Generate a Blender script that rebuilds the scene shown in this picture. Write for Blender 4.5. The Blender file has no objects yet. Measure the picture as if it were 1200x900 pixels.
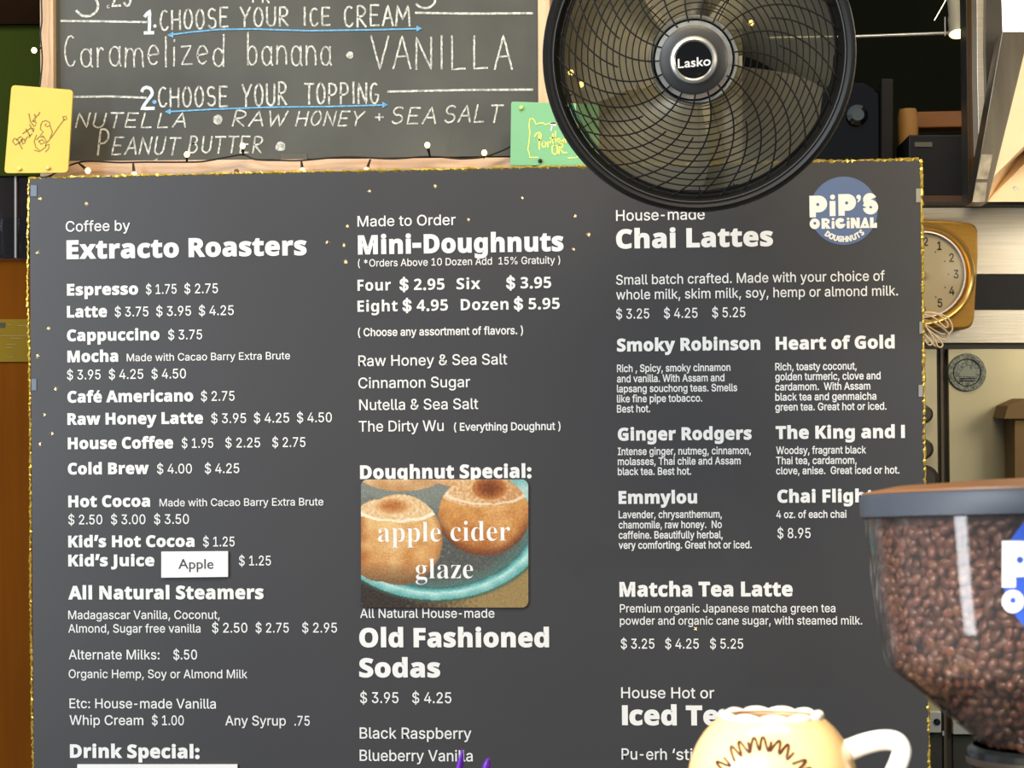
import bpy, math, random
import numpy as np
from mathutils import Vector, Matrix
from mathutils.geometry import tessellate_polygon

random.seed(7)
scene = bpy.context.scene
COL = scene.collection
R_ = math.radians

# ------------------------------------------------------------------ camera
# World frame: the menu board stands in the plane Y = 0, X to its right, Z up, the camera on the -Y side.
FPX, DIST = 2050.0, 2.40
YAW, TIP, ROLL = 0.075, 0.010, 0.0112
U = Vector((math.cos(YAW), 0, math.sin(YAW)))
V = Vector((0, 1, -TIP)); V = (V - U * V.dot(U)).normalized()
RZ = Matrix.Rotation(ROLL, 3, 'Z')
U, V = RZ @ U, RZ @ V
W = U.cross(V)                                   # board normal, toward the camera (= -Y)
W2C = Matrix((U, -W, V)).transposed()            # columns: world X, Y, Z in camera space
C2W = W2C.transposed()
CAM = C2W @ Vector((0, 0, DIST))
cd = bpy.data.cameras.new('camera'); cam = bpy.data.objects.new('camera', cd); COL.objects.link(cam)
cam.matrix_world = Matrix.Translation(CAM) @ C2W.to_4x4()
cd.sensor_width = 36; cd.lens = 36 * FPX / 1200; cd.clip_start = .05; cd.clip_end = 50
cd.dof.use_dof = True; cd.dof.focus_distance = DIST; cd.dof.aperture_fstop = 19
scene.camera = cam

def ray(px, py):
    return C2W @ Vector(((px - 600) / FPX, (450 - py) / FPX, -1))
def on(px, py, y=0.0):                           # point of the plane Y = y seen at a pixel
    d = ray(px, py); t = (y - CAM.y) / d.y
    return CAM + d * t
def at(px, py, depth):
    return CAM + ray(px, py) * depth

# ------------------------------------------------------------------ world, lights, exposure
scene.view_settings.view_transform = 'Standard'; scene.view_settings.look = 'None'
scene.view_settings.gamma = 1; scene.view_settings.use_curve_mapping = False
scene.view_settings.exposure = 0.18
wd = bpy.data.worlds.new('world'); scene.world = wd; wd.use_nodes = True
wd.node_tree.nodes['Background'].inputs[0].default_value = (.60, .64, .70, 1)
wd.node_tree.nodes['Background'].inputs[1].default_value = .38
def area(name, loc, target, size, power, col):
    l = bpy.data.lights.new(name, 'AREA'); l.shape = 'RECTANGLE'; l.size, l.size_y = size
    l.energy = power; l.color = col
    o = bpy.data.objects.new(name, l); COL.objects.link(o); o.location = loc
    o.rotation_euler = (Vector(target) - Vector(loc)).to_track_quat('-Z', 'Y').to_euler()
    return o
area('window_daylight', (-3.6, -3.6, 2.3), (0, 0, -.4), (2.6, 1.2), 190, (.78, .88, 1.0))
area('ceiling_lamp_light', (.15, -1.25, 1.75), (.05, 0, .25), (1.5, .35), 38, (1.0, .80, .52))
area('side_window_light', (-1.75, -1.95, -.05), (.3, -1.1, -.1), (.30, 1.5), 17, (.90, .95, 1.0))
area('steel_fill_light', (1.42, -.75, .35), (.98, .38, .05), (.6, .4), 11.0, (1.0, .88, .68))  # unseen fill added to brighten the steel front
sl = bpy.data.lights.new('sunbeam', 'SPOT'); sl.energy = 430; sl.color = (1, .93, .80); sl.spot_size = R_(11); sl.spot_blend = .5; sl.shadow_soft_size = .03
so = bpy.data.objects.new('sunbeam', sl); COL.objects.link(so); so.location = (-.5, -3.0, .9)
so.rotation_euler = (at(925, 905, 1.1) - so.location).to_track_quat('-Z', 'Y').to_euler()

# ------------------------------------------------------------------ helpers
def lin(c):
    return tuple(((v / 255) / 12.92 if v / 255 <= .04045 else ((v / 255 + .055) / 1.055) ** 2.4) for v in c) + (1,)
def mat(name, rgb, rough=.6, metal=0, vary=.12, scale=8, bump=0, bscale=60, coat=0, coat_r=.05, emit=None, stretch=(1, 1, 1), rgb2=None, spec=.5):
    m = bpy.data.materials.new(name); m.use_nodes = True
    nt = m.node_tree; b = nt.nodes['Principled BSDF']
    tc = nt.nodes.new('ShaderNodeTexCoord'); mp = nt.nodes.new('ShaderNodeMapping'); mp.inputs['Scale'].default_value = stretch
    nt.links.new(tc.outputs['Object'], mp.inputs[0])
    nz = nt.nodes.new('ShaderNodeTexNoise'); nz.inputs['Scale'].default_value = scale; nz.inputs['Detail'].default_value = 5
    nt.links.new(mp.outputs[0], nz.inputs['Vector'])
    cr = nt.nodes.new('ShaderNodeValToRGB'); c = lin(rgb)
    c2 = lin(rgb2) if rgb2 else tuple(min(1, v * (1 + vary)) for v in c[:3]) + (1,)
    c1 = c if rgb2 else tuple(v * (1 - vary) for v in c[:3]) + (1,)
    cr.color_ramp.elements[0].position = .35; cr.color_ramp.elements[1].position = .65
    cr.color_ramp.elements[0].color = c1; cr.color_ramp.elements[1].color = c2
    nt.links.new(nz.outputs['Fac'], cr.inputs[0]); nt.links.new(cr.outputs[0], b.inputs['Base Color'])
    b.inputs['Roughness'].default_value = rough; b.inputs['Metallic'].default_value = metal
    b.inputs['Specular IOR Level'].default_value = spec
    b.inputs['Coat Weight'].default_value = coat; b.inputs['Coat Roughness'].default_value = coat_r
    if bump:
        n2 = nt.nodes.new('ShaderNodeTexNoise'); n2.inputs['Scale'].default_value = bscale; n2.inputs['Detail'].default_value = 3
        nt.links.new(mp.outputs[0], n2.inputs['Vector'])
        bp = nt.nodes.new('ShaderNodeBump'); bp.inputs['Strength'].default_value = bump; bp.inputs['Distance'].default_value = .003
        nt.links.new(n2.outputs['Fac'], bp.inputs['Height']); nt.links.new(bp.outputs[0], b.inputs['Normal'])
    if emit:
        b.inputs['Emission Color'].default_value = lin(emit[0]); b.inputs['Emission Strength'].default_value = emit[1]
    return m
def clear(name, tint, rough=.03, refl=1.0, haze=0.0, hz=(200, 200, 200)):
    m = bpy.data.materials.new(name); m.use_nodes = True; nt = m.node_tree; nt.nodes.clear()
    out = nt.nodes.new('ShaderNodeOutputMaterial'); mix = nt.nodes.new('ShaderNodeMixShader'); fr = nt.nodes.new('ShaderNodeLayerWeight')
    tr = nt.nodes.new('ShaderNodeBsdfTransparent'); gl = nt.nodes.new('ShaderNodeBsdfGlossy'); mu = nt.nodes.new('ShaderNodeMath'); mu.operation = 'MULTIPLY'
    pw = nt.nodes.new('ShaderNodeMath'); pw.operation = 'POWER'; pw.inputs[1].default_value = 4.0; ad = nt.nodes.new('ShaderNodeMath'); ad.operation = 'MULTIPLY_ADD'; ad.inputs[1].default_value = .6; ad.inputs[2].default_value = .035
    mu.inputs[1].default_value = refl; fr.inputs[0].default_value = .5; tr.inputs[0].default_value = lin(tint); gl.inputs['Roughness'].default_value = rough
    nt.links.new(fr.outputs['Facing'], pw.inputs[0]); nt.links.new(pw.outputs[0], ad.inputs[0]); nt.links.new(ad.outputs[0], mu.inputs[0]); nt.links.new(mu.outputs[0], mix.inputs[0])
    if haze:
        df = nt.nodes.new('ShaderNodeBsdfDiffuse'); df.inputs[0].default_value = lin(hz); m2 = nt.nodes.new('ShaderNodeMixShader'); m2.inputs[0].default_value = haze
        nt.links.new(tr.outputs[0], m2.inputs[1]); nt.links.new(df.outputs[0], m2.inputs[2]); nt.links.new(m2.outputs[0], mix.inputs[1])
    else: nt.links.new(tr.outputs[0], mix.inputs[1])
    nt.links.new(gl.outputs[0], mix.inputs[2]); nt.links.new(mix.outputs[0], out.inputs[0])
    return m

class MB:
    def __init__(s): s.v = []; s.f = []
    def add(s, vs, fs):
        k = len(s.v); s.v += [tuple(p) for p in vs]; s.f += [tuple(i + k for i in f) for f in fs]; return s
    def box(s, c, d):
        x, y, z = c; a, b, e = d[0] / 2, d[1] / 2, d[2] / 2
        return s.add([(x + i * a, y + j * b, z + k * e) for i in (-1, 1) for j in (-1, 1) for k in (-1, 1)],
                     [(0, 1, 3, 2), (4, 6, 7, 5), (0, 4, 5, 1), (2, 3, 7, 6), (0, 2, 6, 4), (1, 5, 7, 3)])
    def prism(s, pts, y0, y1):                   # polygon in X,Z extruded along Y
        n = len(pts); vs = [(x, y0, z) for x, z in pts] + [(x, y1, z) for x, z in pts]
        return s.add(vs, [tuple(range(n)), tuple(range(2 * n - 1, n - 1, -1))] + [(i, i + n, (i + 1) % n + n, (i + 1) % n) for i in range(n)])
    def tube(s, pts, r, n=6, closed=False):
        pts = [Vector(p) for p in pts]; m = len(pts); rr = r if isinstance(r, (list, tuple)) else [r] * m
        vs = []; up = None
        for i in range(m):
            t = (pts[(i + 1) % m] - pts[i - 1]) if (closed or 0 < i < m - 1) else (pts[1] - pts[0] if i == 0 else pts[-1] - pts[-2])
            t = t.normalized() if t.length > 1e-9 else Vector((1, 0, 0))
            if up is None: up = t.orthogonal().normalized()
            up = up - t * up.dot(t); up = up.normalized() if up.length > 1e-6 else t.orthogonal().normalized()
            b = t.cross(up)
            vs += [pts[i] + (up * math.cos(2 * math.pi * k / n) + b * math.sin(2 * math.pi * k / n)) * rr[i] for k in range(n)]
        fs = []
        for i in range(m if closed else m - 1):
            j = (i + 1) % m
            fs += [(i * n + k, i * n + (k + 1) % n, j * n + (k + 1) % n, j * n + k) for k in range(n)]
        if not closed: fs += [tuple(range(n - 1, -1, -1)), tuple((m - 1) * n + k for k in range(n))]
        return s.add(vs, fs)
    def lathe(s, prof, n=48, axis='Z', caps=True):   # profile (radius, height)
        vs = []; m = len(prof)
        for r, h in prof:
            for k in range(n):
                a = 2 * math.pi * k / n; x, y = r * math.cos(a), r * math.sin(a)
                vs.append((x, y, h) if axis == 'Z' else (x, -h, y))
        fs = [(i * n + k, i * n + (k + 1) % n, (i + 1) * n + (k + 1) % n, (i + 1) * n + k) for i in range(m - 1) for k in range(n)]
        if caps: fs += [tuple(range(n - 1, -1, -1)), tuple((m - 1) * n + k for k in range(n))]
        return s.add(vs, fs)
    def ribbon(s, pts, w, z=0.0):                # flat stroke in the X,Z plane at Y = z
        P = [Vector(p) for p in pts]; n = len(P)
        if n < 2: return s
        vs = []
        for i in range(n):
            t = (P[min(i + 1, n - 1)] - P[max(i - 1, 0)]).normalized(); nn = Vector((-t.y, t.x)) * w / 2
            e = t * (w * .3) * (-1 if i == 0 else (1 if i == n - 1 else 0))
            vs += [(P[i].x + e.x + nn.x, z, P[i].y + e.y + nn.y), (P[i].x + e.x - nn.x, z, P[i].y + e.y - nn.y)]
        return s.add(vs, [(2 * i, 2 * i + 1, 2 * i + 3, 2 * i + 2) for i in range(n - 1)])
    def obj(s, name, m, parent=None, smooth=False, bevel=0):
        me = bpy.data.meshes.new(name); me.from_pydata(s.v, [], s.f); me.update()
        if m: me.materials.append(m)
        if smooth:
            me.polygons.foreach_set('use_smooth', [True] * len(me.polygons))
            try: me.set_sharp_from_angle(angle=R_(40))
            except Exception: pass
        o = bpy.data.objects.new(name, me); COL.objects.link(o)
        if parent: o.parent = parent
        if bevel:
            bm = o.modifiers.new('bevel', 'BEVEL'); bm.width = bevel; bm.segments = 2; bm.limit_method = 'ANGLE'
        return o
def thing(name, label, cat, loc=(0, 0, 0), group=None, rot=None):
    o = bpy.data.objects.new(name, None); COL.objects.link(o); o.empty_display_size = .05
    o.location = loc
    if rot: o.rotation_euler = rot
    o['label'] = label; o['category'] = cat
    if group: o['group'] = group
    return o
def tag(o, label, cat, group=None):
    o['label'] = label; o['category'] = cat
    if group: o['group'] = group
    return o
def struct(o): o['kind'] = 'structure'; return o
def pp(pts, y):                                  # pixels -> (X, Z) on plane Y = y
    return [(on(a, b, y).x, on(a, b, y).z) for a, b in pts]
def rect(x0, y0, x1, y1): return [(x0, y1), (x1, y1), (x1, y0), (x0, y0)]
def roundrect(x0, y0, x1, y1, r, n=5):
    out = []
    for cx, cy, a in ((x1 - r, y0 + r, -90), (x1 - r, y1 - r, 0), (x0 + r, y1 - r, 90), (x0 + r, y0 + r, 180)):
        out += [(cx + r * math.cos(R_(a + 90 * k / n)), cy + r * math.sin(R_(a + 90 * k / n))) for k in range(n + 1)]
    return out[::-1]
def slab(name, pts, y, thick, m, parent=None, bevel=0):       # pixel outline, front face at Y = y, depth going back
    return MB().prism(pp(pts, y), y, y + thick).obj(name, m, parent, bevel=bevel)

# ------------------------------------------------------------------ lettering: outlines of letters, cap height 1000
# each row: set code, letter code, advance, then the outlines as x, y pairs
OUTLINES = [
[114,65,943,[32,0,396,1000,543,1000,910,0,777,0,564,595,519,732,456,940,482,940,418,729,374,595,167,0],[216,279,216,391,727,391,727,279]],
[114,66,897,[118,0,118,1000,474,1000,569,991,646,964,706,923,749,869,774,805,783,735,777,677,760,629,734,591,700,562,661,540,619,524,619,515,667,506,714,483,756,447,791,399,814,340,821,268,813,196,787,131,742,77,677,35,592,9,485,0],[245,112,481,112,581,123,648,157,686,207,699,268,692,317,673,361,642,399,601,429,549,447,488,454,245,454],[245,561,468,561,520,566,566,582,605,608,635,642,654,683,660,732,649,793,614,843,556,877,472,888,245,888]],
[114,67,1003,[526,-13,403,2,295,49,205,125,137,227,94,352,79,499,94,647,137,773,205,875,295,951,403,998,526,1013,599,1008,669,991,733,964,790,926,840,879,880,822,910,758,930,685,803,685,788,733,765,776,737,812,702,842,663,866,620,883,574,893,526,896,438,884,361,850,296,793,246,715,214,617,203,499,214,382,246,284,296,207,361,150,439,116,526,104,574,107,620,118,663,135,702,158,737,188,765,225,788,267,803,315,930,315,911,243,881,178,840,122,791,74,734,37,669,9,600,-8]],
[114,68,987,[430,0,189,0,189,112,422,112,534,124,625,159,695,216,745,293,775,389,785,502,775,614,745,709,696,785,628,842,541,876,434,888,183,888,183,1000,443,1000,579,985,693,940,757,895,810,838,852,769,894,646,907,502,893,357,852,233,809,164,755,106,689,60,571,15],[245,1000,245,0,118,0,118,1000]],
[114,69,823,[118,0,118,1000,732,1000,732,888,245,888,245,562,699,562,699,450,245,450,245,112,738,112,738,0]],
[114,70,806,[118,0,118,1000,726,1000,726,888,245,888,245,547,681,547,681,435,245,435,245,0]],
[114,71,1023,[528,-13,403,2,294,49,204,125,136,227,93,353,79,499,93,647,136,773,203,875,293,951,400,998,521,1013,597,1008,669,990,735,961,793,922,842,874,883,818,913,755,932,685,802,685,784,732,761,773,733,809,700,839,662,864,620,882,573,892,521,896,436,884,360,850,295,793,246,715,214,617,203,499,214,382,246,285,296,207,362,150,440,116,528,104,608,113,678,140,735,183,779,242,806,314,815,398,854,391,556,391,556,503,940,503,940,393,926,278,886,179,823,97,740,37,641,-1]],
[114,72,1016,[118,0,118,1000,245,1000,245,568,771,568,771,1000,898,1000,898,0,771,0,771,456,245,456,245,0]],
[114,73,591,[61,0,61,112,232,112,232,888,61,888,61,1000,530,1000,530,888,359,888,359,112,530,112,530,0]],
[114,74,779,[364,-13,281,-5,209,21,148,64,102,124,74,197,65,286,65,340,192,340,192,286,204,205,239,146,294,110,364,98,433,110,487,146,522,205,534,286,534,1000,661,1000,661,286,652,197,624,124,578,64,518,21,446,-5]],
[114,75,917,[205,286,205,425,273,513,343,596,416,677,715,1000,881,1000,454,542,448,543],[118,0,118,1000,245,1000,245,657,244,442,245,380,245,0],[732,0,369,509,448,608,882,0]],
[114,76,772,[118,0,118,1000,245,1000,245,112,710,112,710,0]],
[114,77,1235,[118,0,118,1000,298,1000,545,368,565,312,588,241,612,165,632,96,604,96,625,162,649,238,672,311,693,368,936,1000,1116,1000,1116,0,991,0,991,572,992,643,993,725,995,812,997,899,1008,899,978,805,947,713,919,633,896,572,672,0,562,0,335,572,313,631,285,710,254,801,220,899,234,899,236,818,238,731,239,646,240,572,240,0]],
[114,78,1029,[118,0,118,1000,268,1000,674,359,713,296,762,210,813,108,796,105,788,213,785,309,784,383,784,1000,911,1000,911,0,760,0,397,570,349,650,291,749,211,889,234,892,240,754,244,645,246,572,246,0]],
[114,79,1048,[525,-13,403,2,296,49,206,125,137,227,94,352,79,499,94,647,137,773,206,875,296,951,403,998,525,1013,647,998,754,951,844,875,912,773,955,647,969,499,955,352,912,227,844,125,754,49,647,2],[525,104,610,115,687,149,752,205,803,283,835,382,846,499,835,618,803,717,752,795,687,851,610,885,525,896,439,885,362,850,297,794,246,716,214,618,203,499,214,382,246,284,297,206,362,150,439,115]],
[114,80,874,[118,0,118,1000,462,1000,568,990,653,958,719,909,766,845,794,769,803,683,794,598,766,522,719,457,653,407,568,376,462,365,215,365,215,477,457,477,528,483,584,503,626,535,655,577,672,627,677,683,672,740,655,789,626,831,584,862,527,882,456,889,245,889,245,0]],
[114,81,1048,[482,313,615,313,726,166,754,128,921,-94,788,-94,679,52,651,90],[525,-13,403,2,296,49,206,125,137,227,94,352,79,499,94,647,137,773,206,875,296,951,403,998,525,1013,647,998,754,951,844,875,912,773,955,647,969,499,955,352,912,227,844,125,754,49,647,2],[525,104,610,115,687,149,752,205,803,283,835,382,846,499,835,618,803,717,752,795,687,851,610,885,525,896,439,885,362,850,297,794,246,716,214,618,203,499,214,382,246,284,297,206,362,150,439,115]],
[114,82,883,[118,0,118,1000,464,1000,569,990,655,960,721,913,767,851,795,777,805,692,795,607,767,534,721,473,654,427,569,398,464,389,189,389,189,501,459,501,530,507,585,524,627,553,656,591,673,637,679,692,673,748,656,796,627,835,585,864,529,882,458,889,245,889,245,0],[694,0,452,450,595,450,841,0]],
[114,83,878,[440,-17,338,-9,251,18,179,61,126,118,90,188,75,268,205,268,217,216,243,172,280,139,327,115,381,101,440,97,504,102,562,118,610,145,648,181,671,224,679,274,673,317,653,352,622,379,582,402,481,437,361,470,251,512,169,568,132,615,110,670,102,732,113,811,147,880,201,936,270,979,353,1005,446,1013,540,1005,621,978,689,936,741,882,775,817,788,743,663,743,642,810,594,860,526,891,442,901,382,896,329,880,285,855,253,822,233,783,226,738,234,692,257,656,292,627,333,606,417,577,519,549,612,518,660,496,705,467,744,432,776,388,796,336,803,272,792,195,760,125,707,66,636,21,546,-8]],
[114,84,882,[62,888,62,1000,819,1000,819,888,505,888,505,0,379,0,379,888]],
[114,85,1017,[509,-16,398,-5,303,30,225,85,166,157,130,243,118,340,118,1000,244,1000,244,350,252,282,277,222,315,172,368,134,433,109,509,101,585,109,650,134,702,172,740,222,764,282,772,350,772,1000,899,1000,899,340,887,243,850,157,792,85,714,30,619,-5]],
[114,86,943,[401,0,32,1000,166,1000,378,405,423,270,487,60,461,60,525,271,569,405,776,1000,910,1000,546,0]],
[114,87,1349,[305,0,32,1000,162,1000,321,385,345,286,367,184,387,78,372,78,393,184,415,286,440,385,602,1000,746,1000,907,385,933,286,956,184,977,78,960,78,981,184,1003,286,1028,385,1186,1000,1316,1000,1042,0,895,0,723,635,691,769,660,934,687,934,658,776,625,635,453,0]],
[114,88,932,[36,0,427,559,427,464,58,1000,205,1000,350,787,401,710,439,647,479,574,456,574,495,646,534,710,587,787,734,1000,877,1000,509,470,509,564,896,0,750,0,574,254,528,324,491,384,453,454,481,454,443,386,405,326,357,254,180,0]],
[114,89,928,[400,0,400,409,32,1000,179,1000,378,677,437,574,491,453,440,453,494,576,551,677,749,1000,895,1000,527,409,527,0]],
[114,90,862,[82,0,82,91,538,757,602,846,670,935,684,893,561,889,438,888,79,888,79,1000,780,1000,780,907,332,253,263,158,191,65,177,107,299,111,421,112,785,112,785,0]],
[114,97,765,[314,-17,247,-10,186,10,134,42,94,88,68,144,60,212,66,270,85,316,114,352,152,380,197,400,246,414,350,432,459,446,496,452,521,462,537,477,542,501,542,505,537,547,524,583,502,612,471,633,432,646,385,650,335,646,293,634,259,615,231,591,211,565,197,538,81,572,112,633,154,680,205,715,261,738,321,751,381,756,470,746,517,731,562,708,602,675,634,630,655,570,662,494,662,0,544,0,544,102,536,102,495,48,464,23,423,2,374,-12],[335,89,397,96,448,115,488,145,518,183,536,226,542,271,542,373,510,358,455,346,394,337,345,330,264,312,230,296,203,274,186,244,181,206,185,171,200,142,224,119,255,103,292,93]],
[114,98,834,[451,-16,389,-10,339,7,300,33,271,61,232,115,220,115,220,0,103,0,103,1000,223,1000,223,628,232,628,270,680,299,708,337,733,387,750,450,756,538,744,615,709,679,652,727,575,757,481,767,371,757,261,727,166,679,89,616,32,539,-4],[433,92,497,101,549,129,591,172,621,229,639,297,645,372,639,447,621,513,591,569,550,612,497,639,433,648,369,640,317,613,276,572,246,517,228,450,221,372,228,294,246,226,276,170,318,128,370,101]],
[114,99,778,[407,-16,312,-4,230,32,161,90,110,167,78,261,67,368,78,478,110,572,161,649,230,707,312,744,407,756,461,752,511,741,558,724,600,700,637,669,668,633,693,591,711,544,595,515,571,568,531,611,476,639,407,648,340,639,285,610,243,565,213,508,195,441,189,368,195,297,213,231,243,174,285,130,340,101,407,91,477,101,532,130,573,174,598,230,713,201,696,153,671,110,639,73,602,42,559,17,512,-1,461,-12]],
[114,100,834,[384,-16,296,-4,219,32,155,89,107,166,77,261,67,371,77,481,108,575,156,652,220,709,297,744,385,756,448,750,497,733,536,708,565,680,602,628,611,628,611,1000,731,1000,731,0,615,0,615,115,603,115,564,61,534,33,496,7,446,-10],[402,92,465,101,517,128,559,170,589,226,607,294,613,372,607,450,589,517,559,572,518,613,465,640,402,648,337,639,284,612,243,569,213,513,195,447,189,372,195,297,213,229,243,172,285,129,338,101]],
[114,101,794,[417,-16,316,-4,230,32,161,90,109,167,78,260,67,367,78,475,109,569,159,647,226,706,308,743,403,756,464,751,522,735,578,709,628,670,670,619,702,554,723,475,730,381,730,333,147,333,147,434,664,434,609,397,603,467,585,528,556,578,516,617,465,641,403,649,341,641,288,616,245,578,214,530,195,474,189,415,189,349,196,273,217,209,251,158,297,121,353,98,417,91,460,94,499,104,532,120,561,143,584,172,601,207,717,179,694,124,659,77,612,38,555,9,490,-10]],
[114,102,499,[448,746,448,643,13,643,13,746],[158,0,158,848,166,907,188,955,222,993,266,1020,316,1036,368,1042,437,1036,477,1024,447,921,422,928,383,932,336,925,303,904,285,870,279,823,279,0]],
[114,103,836,[407,-296,330,-291,263,-274,207,-249,162,-216,126,-178,99,-136,199,-80,239,-130,267,-154,303,-173,349,-187,407,-191,489,-180,555,-148,587,-113,606,-68,612,-11,612,134,602,134,563,82,534,54,496,31,446,15,383,9,298,20,221,52,157,105,108,177,77,268,67,376,77,484,108,577,157,652,221,709,298,744,385,756,448,750,498,733,537,708,566,680,605,627,615,627,615,746,732,746,732,-17,721,-106,689,-177,637,-230,571,-267,493,-289],[403,116,466,124,518,148,559,186,590,238,608,302,614,379,608,454,590,519,560,573,519,614,466,640,403,648,338,639,285,612,243,570,213,516,195,451,189,379,195,305,214,241,244,188,286,149,339,124]],
[114,104,806,[223,446,223,0,103,0,103,1000,223,1000,223,565,201,565,243,653,299,712,368,745,447,756,518,748,580,724,631,685,670,631,694,560,702,472,702,0,582,0,582,462,571,540,537,598,483,635,413,647,362,641,316,624,278,595,248,556,230,506]],
[114,105,328,[103,0,103,746,223,746,223,0],[164,870,133,876,106,894,87,919,81,950,87,981,106,1006,133,1024,164,1030,197,1024,224,1006,242,981,248,950,242,919,224,894,197,876]],
[114,106,328,[103,746,223,746,223,-59,218,-123,200,-178,169,-222,127,-254,73,-274,7,-281,-19,-281,-19,-170,4,-170,49,-163,80,-141,97,-106,103,-57],[164,870,132,876,105,894,87,919,81,950,87,981,105,1006,132,1024,164,1030,196,1024,223,1006,242,981,248,950,242,919,223,894,196,876]],
[114,107,748,[216,268,216,416,237,416,559,746,708,746,362,392,348,392],[103,0,103,1000,223,1000,223,0],[578,0,291,365,376,450,732,0]],
[114,108,372,[274,-5,198,6,145,40,114,93,103,166,103,1000,223,1000,223,194,227,151,236,122,255,107,287,102,315,103,334,107,355,5,318,-2]],
[114,109,1199,[103,0,103,746,220,746,221,581,211,581,231,635,260,680,297,715,338,739,384,754,431,759,506,747,565,709,607,652,631,579,614,579,633,631,663,674,702,710,748,737,801,754,858,759,921,752,977,731,1025,695,1063,646,1087,581,1095,501,1095,0,974,0,974,499,963,568,929,615,880,641,823,650,776,644,736,629,703,603,679,570,664,531,659,486,659,0,539,0,539,511,529,567,497,611,450,640,392,650,350,645,310,629,275,604,247,568,229,523,223,468,223,0]],
[114,110,805,[223,446,223,0,103,0,103,746,219,746,220,565,201,565,243,653,299,712,368,745,447,756,518,748,580,724,631,685,669,631,694,560,702,472,702,0,582,0,582,462,571,540,537,598,483,635,413,647,362,641,316,624,278,595,248,556,230,506]],
[114,111,816,[407,-16,312,-4,230,32,161,90,110,167,78,261,67,368,78,478,110,572,161,649,230,707,312,744,407,756,504,744,587,707,655,649,706,572,738,478,749,368,738,261,706,167,655,90,587,32,504,-4],[407,91,476,101,531,130,574,174,604,231,622,297,628,368,622,441,604,507,574,565,531,610,476,639,407,648,340,639,285,610,243,565,213,508,195,441,189,368,195,297,213,231,243,174,285,130,340,101]],
[114,112,834,[103,-281,103,746,220,746,220,628,232,628,270,680,299,708,337,733,387,750,450,756,538,744,615,709,679,652,727,575,757,481,767,371,757,261,727,166,679,89,616,32,539,-4,451,-16,389,-10,339,7,301,33,271,61,232,115,223,115,223,-281],[433,92,497,101,549,129,591,172,621,229,639,297,645,372,639,447,621,513,591,569,550,612,497,639,433,648,369,640,317,613,276,572,246,517,228,450,221,372,228,294,246,226,276,170,318,128,370,101]],
[114,113,834,[731,-281,611,-281,611,115,602,115,564,61,534,33,496,7,446,-10,384,-16,296,-4,219,32,155,89,107,166,77,261,67,371,77,481,108,575,156,652,220,709,297,744,385,756,448,750,497,733,536,708,565,680,603,628,615,628,615,746,731,746],[402,92,465,101,517,128,559,170,589,226,607,294,613,372,607,450,589,517,559,572,518,613,465,640,402,648,337,639,284,612,243,569,213,513,195,447,189,372,195,297,213,229,243,172,285,129,338,101]],
[114,114,509,[103,0,103,746,219,746,219,631,227,631,255,682,300,722,355,748,419,756,451,756,479,754,479,634,452,638,407,640,357,635,313,618,276,592,247,557,229,515,223,466,223,0]],
[114,115,717,[358,-16,285,-10,220,7,166,35,121,74,89,125,70,185,185,209,207,156,244,118,294,97,356,89,426,98,481,122,515,159,527,202,520,238,499,267,465,289,417,305,293,334,205,365,142,409,104,467,92,538,101,599,128,652,170,695,226,728,293,749,368,756,439,750,499,732,548,704,588,667,617,622,637,570,527,545,508,585,477,620,431,645,368,654,307,646,257,623,224,588,213,545,221,507,244,478,282,456,338,438,451,411,540,381,602,337,639,280,651,209,642,147,614,93,570,47,511,13,439,-9]],
[114,116,447,[401,746,401,643,13,643,13,746],[128,926,248,926,248,192,253,150,267,120,294,104,335,98,364,100,397,105,419,3,377,-5,331,-8,245,4,181,42,141,102,128,183]],
[114,117,806,[358,-10,288,-2,226,21,175,60,136,115,111,186,103,273,103,746,223,746,223,283,235,206,269,147,323,111,393,99,444,104,490,122,528,151,557,190,576,240,582,300,582,746,702,746,702,0,586,0,586,181,604,181,562,92,505,33,437,1]],
[114,118,765,[319,0,34,746,166,746,325,305,367,171,404,41,362,41,399,171,440,305,599,746,730,746,445,0]],
[114,119,1115,[270,0,44,746,171,746,262,420,302,268,344,81,324,81,365,265,405,420,495,746,622,746,711,420,750,267,791,81,769,81,812,266,852,420,944,746,1070,746,844,0,724,0,627,338,599,442,571,551,544,664,571,664,544,551,516,442,487,338,391,0]],
[114,120,744,[41,0,337,429,336,336,56,746,197,746,290,601,352,498,407,405,345,405,398,498,458,601,554,746,691,746,410,332,410,421,703,0,564,0,454,168,393,267,340,357,402,357,351,267,291,168,180,0]],
[114,121,765,[93,-272,121,-168,140,-172,174,-177,204,-175,231,-165,256,-145,278,-114,296,-70,319,-3,34,746,166,746,325,305,367,170,404,41,361,41,398,171,440,305,600,746,730,746,401,-114,376,-167,347,-210,313,-243,274,-267,230,-281,180,-285,127,-281]],
[114,122,748,[82,0,82,90,499,628,499,635,94,635,94,746,654,746,654,650,248,118,248,111,666,111,666,0]],
[114,48,891,[446,-13,342,2,255,47,186,122,135,223,104,349,94,499,104,649,136,776,187,878,256,952,343,998,446,1013,548,998,635,952,704,878,755,776,786,649,797,499,786,349,755,223,705,122,636,47,549,2],[446,97,513,109,570,145,616,203,649,283,669,382,676,499,669,618,649,717,616,797,570,855,513,891,446,903,377,891,320,855,275,797,242,717,222,618,215,499,222,382,242,283,275,203,320,145,377,109]],
[114,49,891,[150,0,150,107,768,107,768,0],[542,1000,542,0,417,0,417,881,411,881,169,703,169,839,390,1000]],
[114,50,891,[126,0,126,93,460,450,555,555,587,600,611,642,625,685,630,730,623,780,605,823,575,857,537,883,491,898,440,903,385,897,339,880,301,851,273,813,255,766,250,711,129,711,139,796,169,869,218,930,281,976,357,1004,442,1013,527,1004,601,976,663,932,710,875,739,808,749,732,744,677,729,624,702,569,660,508,525,353,300,119,300,111,765,111,765,0]],
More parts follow.
